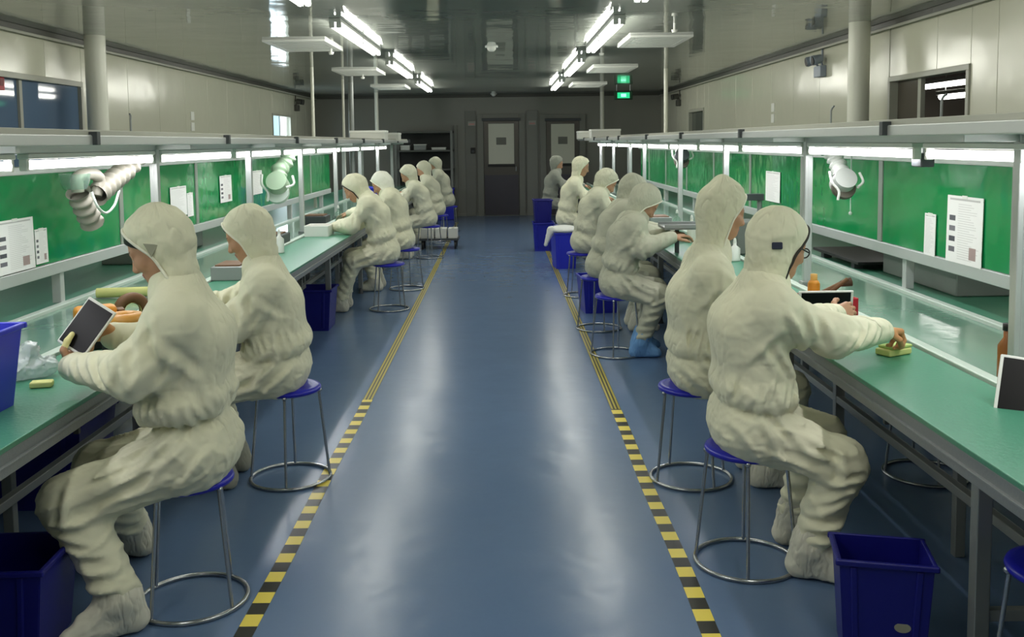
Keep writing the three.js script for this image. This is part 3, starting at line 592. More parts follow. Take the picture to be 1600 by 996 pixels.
    lay(pel, neck, zk, [[0.42, 0.1, 0.64, 0.01, 0.009], [0.36, 0.05, 0.6, -0.06], [0.46, -0.09, 0.72, 0, 0.009], [0.72, 0.08, 0.88, -0.02, 0.006], [0.5, 0.14, 0.76, 0.11, 0.008], [0.38, 0.12, 0.5, 0.05, 0.008],
      ...[-0.12, -0.09, -0.055, -0.02, 0.015, 0.05, 0.085, 0.12].map(q => [0.2, q, 0.37, q + 0.012, 0.007, 0.009])], 0.017);
  }
  const drawn = (x, y, z) => { let d = 0; const zr = z - pel.z;
    for (const [x0, y0, x1, y1, zk, am, w] of segs) { if (zr * zk < -0.02) continue; const dx = x1 - x0, dy = y1 - y0, l2 = dx * dx + dy * dy, t = ((x - x0) * dx + (y - y0) * dy) / l2; if (t < -0.1 || t > 1.1) continue;
      const q = ((x - x0) * dy - (y - y0) * dx) / Math.sqrt(l2) / w; if (q > 4 || q < -3) continue; const e = t < 0.25 ? (t + 0.1) / 0.35 : t > 0.75 ? (1.1 - t) / 0.35 : 1, q2 = q - 1.7;
      d += am * e * (Math.exp(-q * q) - 0.65 * Math.exp(-q2 * q2)); }
    return Math.max(-0.012, Math.min(0.016, d)); };
  const ft = union(trousers), fs = union(sleeves), fj = union(jacketTorso), hem = add(waist, up, o.hem ?? -0.06), gather = waist;
  const coverall = (x, y, z) => {
    const h = (x - hem.x) * up.x + (y - hem.y) * up.y + (z - hem.z) * up.z;
    let jt = fj(x, y, z);
    const bl = h - 0.055; jt -= 0.016 * Math.exp(-bl * bl / 0.0022);                         // blouses over the elastic
    if (h < 0.04) { const qx = x - hem.x, qz = z - hem.z; jt += 0.006 * perlin.noise(qx * 38, h * 6, qz * 38 + seed); }
    jt = smax(jt, -h + 0.006 * perlin.noise(x * 9 + seed, 0, z * 9), 0.02);
    jt = smin(jt, fs(x, y, z), 0.055);
    const d = smin(jt, ft(x, y, z), 0.006);
    return d < 0.05 && d > -0.05 ? d - drawn(x, y, z) : d;
  };
  const all = [...trousers, ...sleeves, ...jacketTorso];
  mesh('coverall', wrapUv(netMesh(coverall, bounds(all, 0.04), cell), pel.x, pel.z, dir), o.suit ?? M.suit, t);
  // shoe covers
  for (const s of sides) {
    const an = j['an' + s], toe = j['toe' + s], heel = add(V(an.x, 0.045, an.z), V(toe.x - an.x, 0, toe.z - an.z).normalize(), -0.035), w = [0.008 * a, 16, 16, seed + 50, null];
    const sc = [cone(mix3(j['kn' + s], an, 0.86), an, 0.066, 0.062, 0.03, w), cone(an, heel, 0.058, 0.045, 0.04, w), cone(heel, V(toe.x, 0.036, toe.z), 0.046, 0.035, 0.03, w), cone(add(an, V(toe.x - an.x, -0.02, toe.z - an.z).normalize(), 0.02), mix3(an, toe, 0.7), 0.052, 0.036, 0.03, w)];
    const fn = union(sc), c = (x, y, z) => smax(fn(x, y, z), 0.003 - y, 0.012);
    mesh('shoe_cover', wrapUv(netMesh(c, bounds(sc, 0.02), near ? 0.008 : 0.014), an.x, an.z, dir), o.shoe ?? M.shoeCream, t);
  }
  // hood with a face opening
  const at = head.at, hw = [0.009 * a, 11, 5, seed + 60, h => 0.4 + h], nb = add(neck, up, -0.01);
  const hp = [ellipsoid(at(-0.022, 0.03), F, U, Sd, 0.12, 0.106, 0.097, 0.03), ellipsoid(at(0.0, -0.045), F, U, Sd, 0.09, 0.092, 0.08, 0.04),
    cone(at(-0.045, -0.02), mix3(at(-0.045, -0.04), nb, 0.8), 0.078, 0.068, 0.045, hw), cone(mix3(at(-0.03, -0.09), nb, 0.5), nb, 0.068, 0.094, 0.04, hw)];
  if (o.peak) hp.push(cone(at(-0.02, 0.1), at(-0.05, 0.135), 0.05, 0.02, 0.06));
  const fh = union(hp), eF = o.edge ?? 0.03;
  const rim = (x, y, z) => { const px = x - hc.x, py = y - hc.y, pz = z - hc.z, f = px * F.x + py * F.y + pz * F.z, u = px * U.x + py * U.y + pz * U.z; return f - eF - 0.42 * Math.max(u, -0.03); };
  const cav = ellipsoid(at(0.03, -0.022), F, U, Sd, 0.105, 0.097, 0.074);
  const n3 = (x, y, z) => 0.004 * a * perlin.noise(x * 20 + seed, y * 20, z * 20) + 0.006 * a * perlin.noise(x * 9, y * 9 + seed, z * 9) - 0.003 * a * Math.exp(-24 * perlin.noise(x * 11 + 3 * seed, y * 11, z * 11) ** 2);
  const ridge = (x, y, z) => { const s = (x - hc.x) * Sd.x + (y - hc.y) * Sd.y + (z - hc.z) * Sd.z; return 0.003 * Math.exp(-(s * s) / 0.00006); };
  const hoodFn = (x, y, z) => { let d = fh(x, y, z); if (d < 0.05 && d > -0.05) d += n3(x, y, z) - ridge(x, y, z); d = smax(d, rim(x, y, z), 0.012); return smax(d, -cav(x, y, z), 0.006); };
  const hood = mesh('hood', wrapUv(netMesh(hoodFn, bounds(hp, 0.02), near ? 0.0045 : o.mid ? 0.009 : 0.014), hc.x, hc.z, dir), o.hood ?? o.suit ?? M.suit, t);
  if (near || o.mid) {                                        // bound edge of the opening
    const pts = []; for (let i = 0; i < 28; i++) {
      const th = i / 28 * Math.PI * 2, cu = Math.cos(th), cs = Math.sin(th); let best = 0.06;
      for (let r = 0.16; r > 0.04; r -= 0.002) { const u = -0.02 + cu * r, p = at(eF + 0.42 * Math.max(u, -0.03) - 0.004, u, cs * r); if (fh(p.x, p.y, p.z) < 0.002) { best = r; break; } }
      const u = -0.02 + cu * best; pts.push(at(eF + 0.42 * Math.max(u, -0.03) - 0.002, u, cs * best).toArray());
    }
    mesh('edge_binding', [tube(pts, 0.0055, 84, 6, true)], o.binding ?? M.binding, hood);
    if (o.hair) { const hr = [ellipsoid(at(0.004, 0.032), F, U, Sd, 0.088, 0.088, 0.078)], f0 = union(hr); mesh('hair', netMesh((x, y, z) => smax(f0(x, y, z), Math.max(0.03 - ((x - hc.x) * U.x + (y - hc.y) * U.y + (z - hc.z) * U.z) + 1.0 * Math.max(-0.03, ((x - hc.x) * F.x + (y - hc.y) * F.y + (z - hc.z) * F.z) - 0.05)), 0.008), bounds(hr, 0.02), 0.005), M.hair, t); }
    const onHood = (d, up_) => { d.normalize(); let r = 0.03; const q = at(0, up_); while (r < 0.3 && fh(q.x + d.x * r, q.y + d.y * r, q.z + d.z * r) < 0) r += 0.001; return [add(q, d, r + 0.001), d]; };
    if (o.tab) { const [pt, d] = onHood(F.clone().multiplyScalar(-0.62).addScaledVector(Sd, o.tab * 0.78), -0.02); const b = mesh('fastening_tab', [bx(0.038, 0.026, 0.012, 0, 0, 0, 0.004)], std('#20263f', 0.6), hood); b.position.copy(pt); b.quaternion.setFromUnitVectors(V(0, 0, 1), d); }
    if (o.earMesh) { const [pt, d] = onHood(Sd.clone().multiplyScalar(o.earMesh).addScaledVector(F, -0.12), -0.008); const s = new THREE.Shape(); s.moveTo(-0.022, 0.018); s.lineTo(0.024, 0.014); s.lineTo(0.002, -0.024); s.closePath(); const b = mesh('ear_vent', [new THREE.ExtrudeGeometry(s, { depth: 0.004, bevelSize: 0.002, bevelThickness: 0.002, bevelSegments: 1 })], std('#9b9b88', 0.9), hood); b.position.copy(pt); b.quaternion.setFromUnitVectors(V(0, 0, 1), d); }
    if (o.glasses) { const g = []; for (const s of [-1, 1]) { g.push(tube(Array.from({ length: 12 }, (_, i) => at(0.094, -0.002 + 0.018 * Math.cos(i / 6 * Math.PI), s * 0.033 + 0.024 * Math.sin(i / 6 * Math.PI)).toArray()), 0.0028, 24, 5, true), rod(at(0.092, 0.002, s * 0.057).toArray(), at(0.0, 0.008, s * 0.078).toArray(), 0.003, 6)); } mesh('glasses', g, M.black, t); }
  }
  return { t, hands, at };
}
/* seated pose from a few numbers, facing the bench on the given side */
function seated(dir, zc, q = {}) {
  const px = q.px ?? 0.97, py = q.py ?? 0.56, lean = q.lean ?? 0.2, nod = q.nod ?? 0.5, T = q.torso ?? 0.56, out = {};
  const at = (f, y, dz = 0) => [dir * f, y, zc + dz];
  const tx = px + Math.sin(lean) * T, ty = py + Math.cos(lean) * T, sw = 0.17;
  out.dir = dir; out.pelvis = at(px, py); out.chest = at(px + Math.sin(lean) * T * 0.66 - 0.02, py + Math.cos(lean) * T * 0.66); out.neck = at(tx + 0.035, ty);
  out.head = q.head ? at(...q.head) : at(tx + 0.15 * Math.sin(lean + 0.35), ty + 0.15 * Math.cos(lean + 0.35)); out.pitch = nod; out.yaw = q.yaw ?? 0;
  const shx = px + Math.sin(lean) * T * 0.88, shy = py + Math.cos(lean) * T * 0.86, w = q.wrist ?? [1.5, 0.84];
  for (const [s, k] of [['N', 1], ['F', -1]]) {
    out['sh' + s] = at(shx, shy, k * sw);
    const e = q['el' + s] ?? [Math.min(shx + 0.16, w[0] - 0.14), Math.max(w[1] + 0.01, shy - 0.24)]; out['el' + s] = at(e[0], e[1], k * (e[2] ?? 0.24));
    out['wr' + s] = at(w[0], w[1], k * 0.13);
    const kn = q['kn' + s] ?? [px + 0.40, 0.47]; out['kn' + s] = at(kn[0], kn[1], k * (kn[2] ?? 0.14));
    const an = q['an' + s] ?? [px + 0.30, 0.1]; out['an' + s] = at(an[0], an[1], k * (an[2] ?? 0.13));
    out['toe' + s] = at(an[0] + (q.toe ?? 0.15), an[1] - 0.06, k * ((an[2] ?? 0.13) + 0.02));
  }
  return out;
}

// left row, near to far
const tabletHold = {};
person('person in cream coverall at left front, head bowed, holding a white framed tablet', {
  dir: -1, pelvis: [-1.0, 0.565, -3.31], waist: [-1.03, 0.745, -3.31], chest: [-1.01, 0.955, -3.31], neck: [-1.06, 1.15, -3.31], head: [-1.118, 1.275, -3.31], pitch: 0.56, yaw: -0.02,
  shN: [-1.01, 1.04, -3.135], shF: [-1.09, 1.04, -3.49], elN: [-1.13, 0.885, -3.06], elF: [-1.22, 0.88, -3.53], wrN: [-1.42, 0.858, -3.285], wrF: [-1.345, 0.93, -3.46],
  handN: { dir: [0.3, 0.85, -0.45], palm: [-0.06, 0.41, 0.91], thumb: -1, curl: [0.12, 0.15, 0.1], cots: { thumb: COT }, thumbDirs: [[0.45, 0.2, 0.9], [0.95, -0.1, 0.25], [1, -0.15, -0.05]] }, handF: { dir: [-0.35, 0.5, 0.55], palm: [-0.3, 0, 1], colour: GLOVE, curl: [0.5, 0.6, 0.4] },
  knN: [-1.385, 0.43, -3.14], knF: [-1.42, 0.43, -3.47], anN: [-1.2, 0.125, -3.08], anF: [-1.40, 0.1, -3.7], toeN: [-1.33, 0.045, -2.98], toeF: [-1.53, 0.045, -3.72] },
{ cell: 0.007, seed: 3.3, suit: M.suit, earMesh: -1, edge: 0.016, hair: true, leg: 1.02, belly: 1.06 });
person('second person from the front on the left, cream coverall, face turned down to bench', {
  dir: -1, pelvis: [-1.0, 0.555, -4.56], waist: [-1.01, 0.67, -4.56], chest: [-1.03, 0.86, -4.56], neck: [-1.075, 1.065, -4.56], head: [-1.142, 1.195, -4.56], pitch: 0.5, yaw: 0.05,
  shN: [-1.02, 0.965, -4.385], shF: [-1.1, 0.98, -4.74], elN: [-1.15, 0.80, -4.33], elF: [-1.27, 0.82, -4.8], wrN: [-1.36, 0.845, -4.44], wrF: [-1.43, 0.85, -4.66],
  knN: [-1.4, 0.46, -4.4], knF: [-1.4, 0.46, -4.7], anN: [-1.27, 0.1, -4.42], anF: [-1.27, 0.1, -4.68], toeN: [-1.43, 0.045, -4.39], toeF: [-1.43, 0.045, -4.7] },
{ cell: 0.008, seed: 8.1, suit: M.suit, hair: true, belly: 1.08, shoe: M.shoeGrey });
person('hunched person in cream coverall, third on the left, bare hand flat on bench', seated(-1, -9.3, { px: 1.06, py: 0.575, lean: 0.3, nod: 0.65, head: [1.36, 1.19], wrist: [1.53, 0.83], knN: [1.36, 0.5], anN: [1.5, 0.1], knF: [1.42, 0.5], anF: [1.5, 0.1] }), { cell: 0.015, mid: true, seed: 12, suit: M.suit, binding: M.bindingDark });
person('person on the left whose hood is the brightest white, behind the third worker', seated(-1, -10.6, { px: 1.03, py: 0.56, lean: 0.26, nod: 0.6, head: [1.26, 1.17], wrist: [1.6, 0.86] }), { cell: 0.017, mid: true, seed: 15, hood: M.capWhite, suit: M.suit });
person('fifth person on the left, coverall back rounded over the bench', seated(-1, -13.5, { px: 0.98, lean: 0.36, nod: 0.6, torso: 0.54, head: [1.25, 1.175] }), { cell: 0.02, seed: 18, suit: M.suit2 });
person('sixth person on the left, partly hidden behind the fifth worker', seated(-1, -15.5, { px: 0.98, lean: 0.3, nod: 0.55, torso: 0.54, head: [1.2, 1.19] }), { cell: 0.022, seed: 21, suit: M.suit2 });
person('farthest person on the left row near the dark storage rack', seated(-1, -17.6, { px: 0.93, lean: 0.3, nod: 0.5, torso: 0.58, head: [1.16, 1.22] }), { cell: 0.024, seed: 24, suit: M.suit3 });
// right row, near to far
person('person at right front with a dark tab on the hood, arm reaching over bench', {
  dir: 1, pelvis: [1.0, 0.555, -3.57], waist: [1.02, 0.69, -3.57], chest: [1.005, 0.915, -3.57], neck: [1.07, 1.10, -3.57], head: [1.122, 1.225, -3.58], pitch: 0.36, yaw: 0.32,
  shN: [1.05, 1.0, -3.40], shF: [1.09, 1.02, -3.75], elN: [1.28, 0.905, -3.45], elF: [1.29, 0.87, -3.86], wrN: [1.545, 0.872, -3.67], wrF: [1.50, 0.865, -4.06],
  handN: { dir: [0.75, -0.12, -0.6], palm: [0.05, -1, 0.05], colour: GLOVE, curl: [0.95, 1.15, 0.7], thumbDirs: [[0.6, 0.5, 0.5], [0.8, -0.2, 0.6], [0.7, -0.5, 0.4]] }, handF: { dir: [0.75, 0.1, -0.4], palm: [0.1, -0.4, -0.8], cots: { 0: COT, 1: COT }, curl: [0.4, 0.5, 0.4] },
  knN: [1.305, 0.43, -3.42], knF: [1.33, 0.44, -3.72], anN: [1.2, 0.12, -3.43], anF: [1.235, 0.12, -3.73], toeN: [1.33, 0.045, -3.36], toeF: [1.37, 0.045, -3.72] },
{ cell: 0.007, seed: 33.3, suit: M.suitLight, binding: M.bindingDark, tab: 1, glasses: true, belly: 1.06 });
person('second person from the front on the right, tall pale hood, sitting upright', {
  dir: 1, pelvis: [1.0, 0.55, -4.49], waist: [1.0, 0.66, -4.49], chest: [1.0, 0.87, -4.49], neck: [1.07, 1.12, -4.49], head: [1.12, 1.285, -4.49], pitch: 0.3, yaw: 0.2,
  shN: [1.03, 1.0, -4.315], shF: [1.06, 1.02, -4.66], elN: [1.17, 0.82, -4.28], elF: [1.2, 0.82, -4.72], wrN: [1.42, 0.845, -4.42], wrF: [1.44, 0.845, -4.62],
  knN: [1.39, 0.46, -4.36], knF: [1.39, 0.46, -4.63], anN: [1.3, 0.1, -4.36], anF: [1.3, 0.1, -4.62], toeN: [1.44, 0.045, -4.34], toeF: [1.44, 0.045, -4.64] },
{ cell: 0.008, seed: 38, suit: M.suit, peak: true, belly: 1.0 });
person('hunched person in blue shoe covers on the right, head bent low over tray', seated(1, -7.2, { px: 0.94, py: 0.555, lean: 0.24, nod: 0.85, torso: 0.52, head: [1.155, 1.15], wrist: [1.33, 0.90], elN: [1.1, 0.83, 0.22], elF: [1.13, 0.83, 0.22], knN: [1.23, 0.47, 0.16], knF: [1.25, 0.47, 0.14], anN: [1.1, 0.11, 0.12], anF: [1.14, 0.1, 0.14], toe: 0.12 }), { cell: 0.013, mid: true, seed: 41, suit: M.suit3, shoe: M.shoeBlue });
person('leaning person on the right mostly hidden behind worker in blue shoe covers', seated(1, -8.2, { px: 0.92, py: 0.555, lean: 0.36, nod: 0.8, torso: 0.58, head: [1.2, 1.19] }), { cell: 0.018, mid: true, seed: 44, suit: M.suit3 });
person('fifth person on the right with a rounded back in greyer coverall', seated(1, -10.0, { px: 0.92, py: 0.575, lean: 0.3, nod: 0.75, torso: 0.56, head: [1.17, 1.19] }), { cell: 0.019, mid: true, seed: 47, suit: M.suit2 });
person('sixth person on the right, upright with a pale hood', seated(1, -13.3, { px: 0.95, py: 0.555, lean: 0.24, nod: 0.4, torso: 0.56, head: [1.18, 1.27] }), { cell: 0.02, seed: 50, suit: M.suitLight });
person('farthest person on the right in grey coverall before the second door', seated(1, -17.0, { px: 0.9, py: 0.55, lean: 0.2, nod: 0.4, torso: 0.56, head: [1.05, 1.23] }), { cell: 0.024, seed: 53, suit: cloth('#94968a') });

// ------------------------------------------------------------------ stools
{
  let proto;
  const stool = (x, z, label, turn = 0) => {
    if (!proto) {
      const t = proto = thing('stool', label, 'stool', [x, 0, z], turn, 'round blue work stools');
      mesh('seat', [lathe([[0, 0.43], [0.14, 0.43], [0.155, 0.437], [0.158, 0.447], [0.153, 0.458], [0.13, 0.463], [0, 0.46]], 36)], M.blueSeat, t);
      for (let k = 0; k < 4; k++) { const a = k * Math.PI / 2 + 0.5, c = Math.cos(a), s = Math.sin(a); const l = mesh('leg', [rod([c * 0.145, 0.432, s * 0.145], [c * 0.188, 0.012, s * 0.188], 0.0068, 10)], M.chrome, t); mesh('rivet', [new THREE.SphereGeometry(0.011, 10, 8).translate(c * 0.15, 0.432, s * 0.15)], M.chrome, l); }
      mesh('foot_ring', [new THREE.TorusGeometry(0.19, 0.0085, 10, 56).rotateX(Math.PI / 2).translate(0, 0.0085, 0)], M.chrome, t);
    } else dup(proto, label, [x, 0, z], turn);
  };
  stool(-1.04, -3.31, 'round blue stool under the person holding the tablet');
  stool(-0.965, -4.56, 'round blue stool under the second person on the left', 0.6);
  stool(1.0, -3.57, 'round blue stool under the right front person with the hood tab', 0.3);
  stool(0.97, -4.49, 'round blue stool under the upright tall-hooded person on the right', 0.9);
  stool(1.6, -2.5, 'empty round blue stool cut by the right edge, half under the bench', 0.2);
  stool(2.1, -4.5, 'empty stool behind the right bench, ring seen under the worktop', 0.4);
  [[-1.04, -9.3, 'third person on the left, hand flat on bench'], [-1.0, -10.6, 'brightest white hooded person on the left'], [-0.96, -13.5, 'fifth person on the left'], [-0.96, -15.5, 'sixth person on the left'], [-0.91, -17.6, 'farthest person on the left'],
   [0.93, -7.2, 'hunched person in blue shoe covers'], [0.9, -8.2, 'leaning person on the right behind blue shoe covers'], [0.9, -10.0, 'fifth person on the right'], [0.93, -13.3, 'sixth person on the right'], [0.88, -17.0, 'farthest person on the right']]
    .forEach(([x, z, who], i) => stool(x, z, `round blue stool under the ${who}`, i * 0.37));
}

// ------------------------------------------------------------------ bins and boxes
function bin(label, x, z, w, d, h, y, m, turn = 0, sticker) {
  const t = thing('plastic_bin', label, 'bin', [x, y, z], turn), tp = 0.86, th = 0.006;
  const wall = (nx, nz, ww, off, k) => {                       // a sloping side
    const g = new THREE.BoxGeometry(ww, h, th, 1, 1, 1), p = g.attributes.position;
    for (let i = 0; i < p.count; i++) { const top = p.getY(i) > 0, s = top ? 1 : tp; p.setXYZ(i, p.getX(i) * s, p.getY(i) + h / 2, (p.getZ(i) + off) * s); }
    g.rotateY(k); g.computeVertexNormals(); return g;
  };
  mesh('side', [wall(0, 1, w, d / 2, 0)], m, t); mesh('side', [wall(0, 1, w, d / 2, Math.PI)], m, t); mesh('side', [wall(1, 0, d, w / 2, Math.PI / 2)], m, t); mesh('side', [wall(1, 0, d, w / 2, -Math.PI / 2)], m, t);
  mesh('bottom', [bx(w * tp, 0.008, d * tp, 0, 0.004, 0, 0)], m, t);
  const r = 0.016; mesh('rim', [bx(w + 2 * r, 0.02, r, 0, h - 0.008, d / 2 + r / 2 - 0.003, 0.006), bx(w + 2 * r, 0.02, r, 0, h - 0.008, -d / 2 - r / 2 + 0.003, 0.006), bx(r, 0.02, d, w / 2 + r / 2 - 0.003, h - 0.008, 0, 0.006), bx(r, 0.02, d, -w / 2 - r / 2 + 0.003, h - 0.008, 0, 0.006)], m, t);
  for (const k of [-0.36, 0.36]) { const g = bx(0.022, h * 0.88, 0.016, 0, 0, 0, 0.005), p = g.attributes.position; for (let i = 0; i < p.count; i++) { const f = (p.getY(i) / h + 0.5), s = tp + (1 - tp) * f; p.setXYZ(i, p.getX(i) + w * k * s, p.getY(i) + h * 0.5, p.getZ(i) + d / 2 * s); } g.computeVertexNormals(); mesh('rib', [g], m, t); }
  if (sticker) { const s = mesh('sticker', [new THREE.CylinderGeometry(0.022, 0.022, 0.004, 20).rotateX(Math.PI / 2).scale(1.1, 0.7, 1)], std('#9c9a86', 0.6), t); s.position.set(...sticker); s.rotation.x = -Math.atan(d * 0.07 / h); }
  return t;
}
bin('dark blue bin with round sticker on the floor at right front', 1.265, -2.93, 0.27, 0.2, 0.325, 0, M.blueDeep, -0.22, [0.05, 0.12, 0.093]);
bin('dark blue bin on the floor at the left front corner, under the bench', -1.585, -3.02, 0.42, 0.3, 0.31, 0, M.blueDeep, 0.05);
bin('dark blue bin deep under the left bench behind the knees', -2.05, -4.35, 0.5, 0.4, 0.4, 0, M.blueDeep, 0);
bin('bright blue tote standing on the left bench at the frame edge', -1.765, -3.03, 0.46, 0.3, 0.275, TOP, M.blueBright, 0);
bin('blue bin topped with a white bag in the right aisle', 0.86, -12.3, 0.28, 0.4, 0.46, 0, M.blueBright, 0.1);
bin('dark blue bin behind the bagged bin in the right aisle', 0.68, -14.3, 0.3, 0.4, 0.42, 0, M.blue, 0);
bin('small dark blue bin raised on the stacked bin in right aisle', 0.67, -14.3, 0.26, 0.3, 0.34, 0.42, M.blueDeep, 0.05);
bin('blue bin beside the stool of the fifth person on the right', 0.98, -9.1, 0.34, 0.36, 0.34, 0, M.blue, 0.1);
bin('dark blue bin under the left bench near the third worker', -1.62, -8.4, 0.4, 0.36, 0.36, 0, M.blueDeep, 0);
bin('round topped blue bucket between the left heads on the bench', -1.55, -12.4, 0.26, 0.26, 0.3, TOP, M.blueBright, 0);
{
  const t = thing('plastic_bag', 'white plastic bag draped over the blue bin in the right aisle', 'bag', [0.86, 0.46, -12.3]), s = 0.0;
  const f = [ellipsoid(V(0, 0.03, 0), V(1, 0, 0), V(0, 1, 0), V(0, 0, 1), 0.19, 0.055, 0.24), cone(V(-0.17, 0.03, 0.1), V(-0.24, -0.16, 0.12), 0.05, 0.02, 0.05, [0.01, 20, 20, 4, null])];
  mesh('bag', netMesh(union(f), bounds(f, 0.03), 0.012), M.white, t);
  const c = thing('trolley', 'low dark trolley carrying white cartons by the left aisle', 'trolley', [-0.9, 0, -14.75]);
  mesh('deck', [bx(0.6, 0.03, 0.45, 0, 0.15, 0)], M.darkMetal, c); for (const x of [-0.25, 0.25]) for (const z of [-0.18, 0.18]) mesh('caster', [new THREE.CylinderGeometry(0.06, 0.06, 0.03, 16).rotateZ(Math.PI / 2).translate(x, 0.06, z), bx(0.04, 0.06, 0.03, x, 0.11, z)], M.black, c);
  for (const [x, w, lab] of [[-1.08, 0.2, 'white carton on the left end of the low trolley'], [-0.87, 0.17, 'white carton in the middle of the low trolley'], [-0.69, 0.14, 'white carton on the right end of the low trolley']]) { const q = thing('carton', lab, 'box', [x, 0.165, -14.7]); mesh('body', [bx(w, 0.15, 0.26, 0, 0.075, 0, 0.006)], M.cardboard, q); mesh('lid_tape', [bx(0.04, 0.003, 0.262, 0, 0.151, 0, 0.001)], M.trimLight, q); }
  for (const [x, z, w, h, lab] of [[-1.85, -14.0, 0.5, 0.15, 'larger white carton on the shelf above the left line'], [-1.8, -15.6, 0.45, 0.13, 'smaller white carton behind another on the left shelf'], [1.85, -16.6, 0.5, 0.16, 'grey white carton on the shelf above the right line'], [1.72, -18.3, 0.42, 0.15, 'second carton farther along the right shelf']]) {
    const q = thing('carton', lab, 'box', [x, 1.654, z]); mesh('body', [bx(w, h, 0.4, 0, h / 2, 0, 0.006)], M.cardboard, q); mesh('lid', [bx(w + 0.01, 0.03, 0.41, 0, h - 0.012, 0, 0.004)], M.white, q); }
}
{ // white tray box on the left bench
  const t = thing('tray_box', 'low white open box on the green left bench', 'box', [-1.66, TOP, -9.05]);
  mesh('side', [bx(0.22, 0.1, 0.008, 0, 0.05, 0.14, 0.002), bx(0.22, 0.1, 0.008, 0, 0.05, -0.14, 0.002), bx(0.008, 0.1, 0.28, 0.11, 0.05, 0, 0.002), bx(0.008, 0.1, 0.28, -0.11, 0.05, 0, 0.002)], M.white, t);
  mesh('bottom', [bx(0.22, 0.006, 0.28, 0, 0.004, 0, 0.001)], M.white, t);
}

// ------------------------------------------------------------------ tablets and bench clutter
function tablet(label, c, a, b, long, short, name = 'tablet', frame = M.white) {   // a: long axis, b: short axis
  const t = thing(name, label, 'tablet'); const A = V(...a).normalize(), B = V(...b); B.addScaledVector(A, -B.dot(A)).normalize(); const N = B.clone().cross(A);
  t.quaternion.setFromRotationMatrix(new THREE.Matrix4().makeBasis(B, A, N)); t.position.set(...c);
  mesh('frame', [bx(short, long, 0.012, 0, 0, 0, 0.004)], frame, t); mesh('screen', [bx(short * 0.9, long * 0.9, 0.003, 0, 0, 0.0065, 0.001)], M.screen, t);
  return t;
}
tablet('white framed tablet held by the left front person', [-1.375, 0.992, -3.315], [0.095, 0.146, -0.06], [0.097, -0.051, 0.03], 0.185, 0.122);
tablet('white framed tablet propped before the red tray at the right front person', [1.535, 0.872, -4.29], [1, 0.02, 0.1], [0, -1, -0.25], 0.24, 0.13);
tablet('dark screened white framed tablet at the right edge of the bench', [1.757, 0.825, -2.97], [0.35, 1, -0.45], [0.9, 0, 0.5], 0.19, 0.22);
{
  const t = thing('parts_tray', 'red tray holding a bottle and brush behind the right tablet', 'tray', [1.55, TOP, -4.5], 0.15);
  mesh('base', [bx(0.34, 0.01, 0.2, 0, 0.005, 0)], M.red, t);
  for (const [w, d, x, z] of [[0.34, 0.008, 0, 0.1], [0.34, 0.008, 0, -0.1], [0.008, 0.2, 0.17, 0], [0.008, 0.2, -0.17, 0]]) mesh('side', [bx(w, 0.11, d, x, 0.06, z)], M.red, t);
  const b = thing('bottle', 'small orange bottle standing in the red tray', 'bottle', [1.55, TOP + 0.005, -4.5]);
  mesh('body', [lathe([[0, 0], [0.026, 0], [0.028, 0.01], [0.028, 0.17], [0.02, 0.185], [0, 0.19]], 20)], M.orange, b); mesh('cap', [lathe([[0, 0.185], [0.016, 0.185], [0.016, 0.215], [0, 0.218]], 16)], std('#e0b060', 0.5), b);
  const k = thing('brush', 'brown bristled brush lying over the red tray', 'brush', [1.66, TOP + 0.12, -4.53]);
  mesh('handle', [rod([-0.07, 0.0, 0], [0.02, 0.05, 0.02], 0.012, 10), rod([-0.03, 0.01, 0.02], [0.05, 0.075, 0.03], 0.01, 10)], M.brown, k); mesh('bristles', [rod([0.02, 0.05, 0.02], [0.07, 0.06, 0.02], 0.014, 10, 0.022)], std('#4a3626', 0.9), k);
  const s = thing('sponge', 'pale green sponge under the gloved hand on the right bench', 'sponge', [1.63, TOP, -3.76], 0.5);
  mesh('pad', [bx(0.13, 0.028, 0.075, 0, 0.014, 0, 0.008)], M.yellowFoam, s); mesh('scourer', [bx(0.12, 0.012, 0.07, 0.01, 0.033, 0, 0.005)], M.greenFoam, s);
  const d = thing('bottle', 'brown bottle at the right edge behind the bench tablet', 'bottle', [1.87, TOP - 0.003, -3.36]);
  mesh('body', [lathe([[0, 0], [0.03, 0], [0.032, 0.01], [0.032, 0.12], [0.014, 0.15], [0.014, 0.18], [0, 0.18]], 20)], std('#9a5c2c', 0.25), d); mesh('cap', [lathe([[0, 0.175], [0.017, 0.175], [0.017, 0.2], [0, 0.2]], 16)], M.black, d);
  const g = thing('flat_panel', 'thin black panel lying on the rear right bench', 'panel', [2.62, TOP, -6.6]);
  mesh('sheet', [bx(0.5, 0.02, 0.9, 0, 0.05, 0)], M.black, g); mesh('spacer', [bx(0.06, 0.04, 0.06, -0.2, 0.02, 0.3), bx(0.06, 0.04, 0.06, -0.2, 0.02, -0.3), bx(0.06, 0.04, 0.06, 0.2, 0.02, 0.3), bx(0.06, 0.04, 0.06, 0.2, 0.02, -0.3)], M.darkMetal, g);
  const h = thing('instrument_case', 'long grey case on the rear right bench under the boards', 'case', [2.68, TOP, -5.6]);
  mesh('body', [bx(0.34, 0.13, 1.0, 0, 0.065, 0, 0.01)], M.tray, h); mesh('lid', [bx(0.35, 0.02, 1.01, 0, 0.14, 0, 0.006)], M.aluGrey, h);
  const r = thing('instrument_case', 'long grey case on the rear left bench under the boards', 'case', [-2.68, TOP, -7.6]);
  mesh('body', [bx(0.34, 0.14, 1.3, 0, 0.07, 0, 0.01)], M.aluGrey, r); mesh('lid', [bx(0.35, 0.02, 1.31, 0, 0.15, 0, 0.006)], M.tray, r);
}
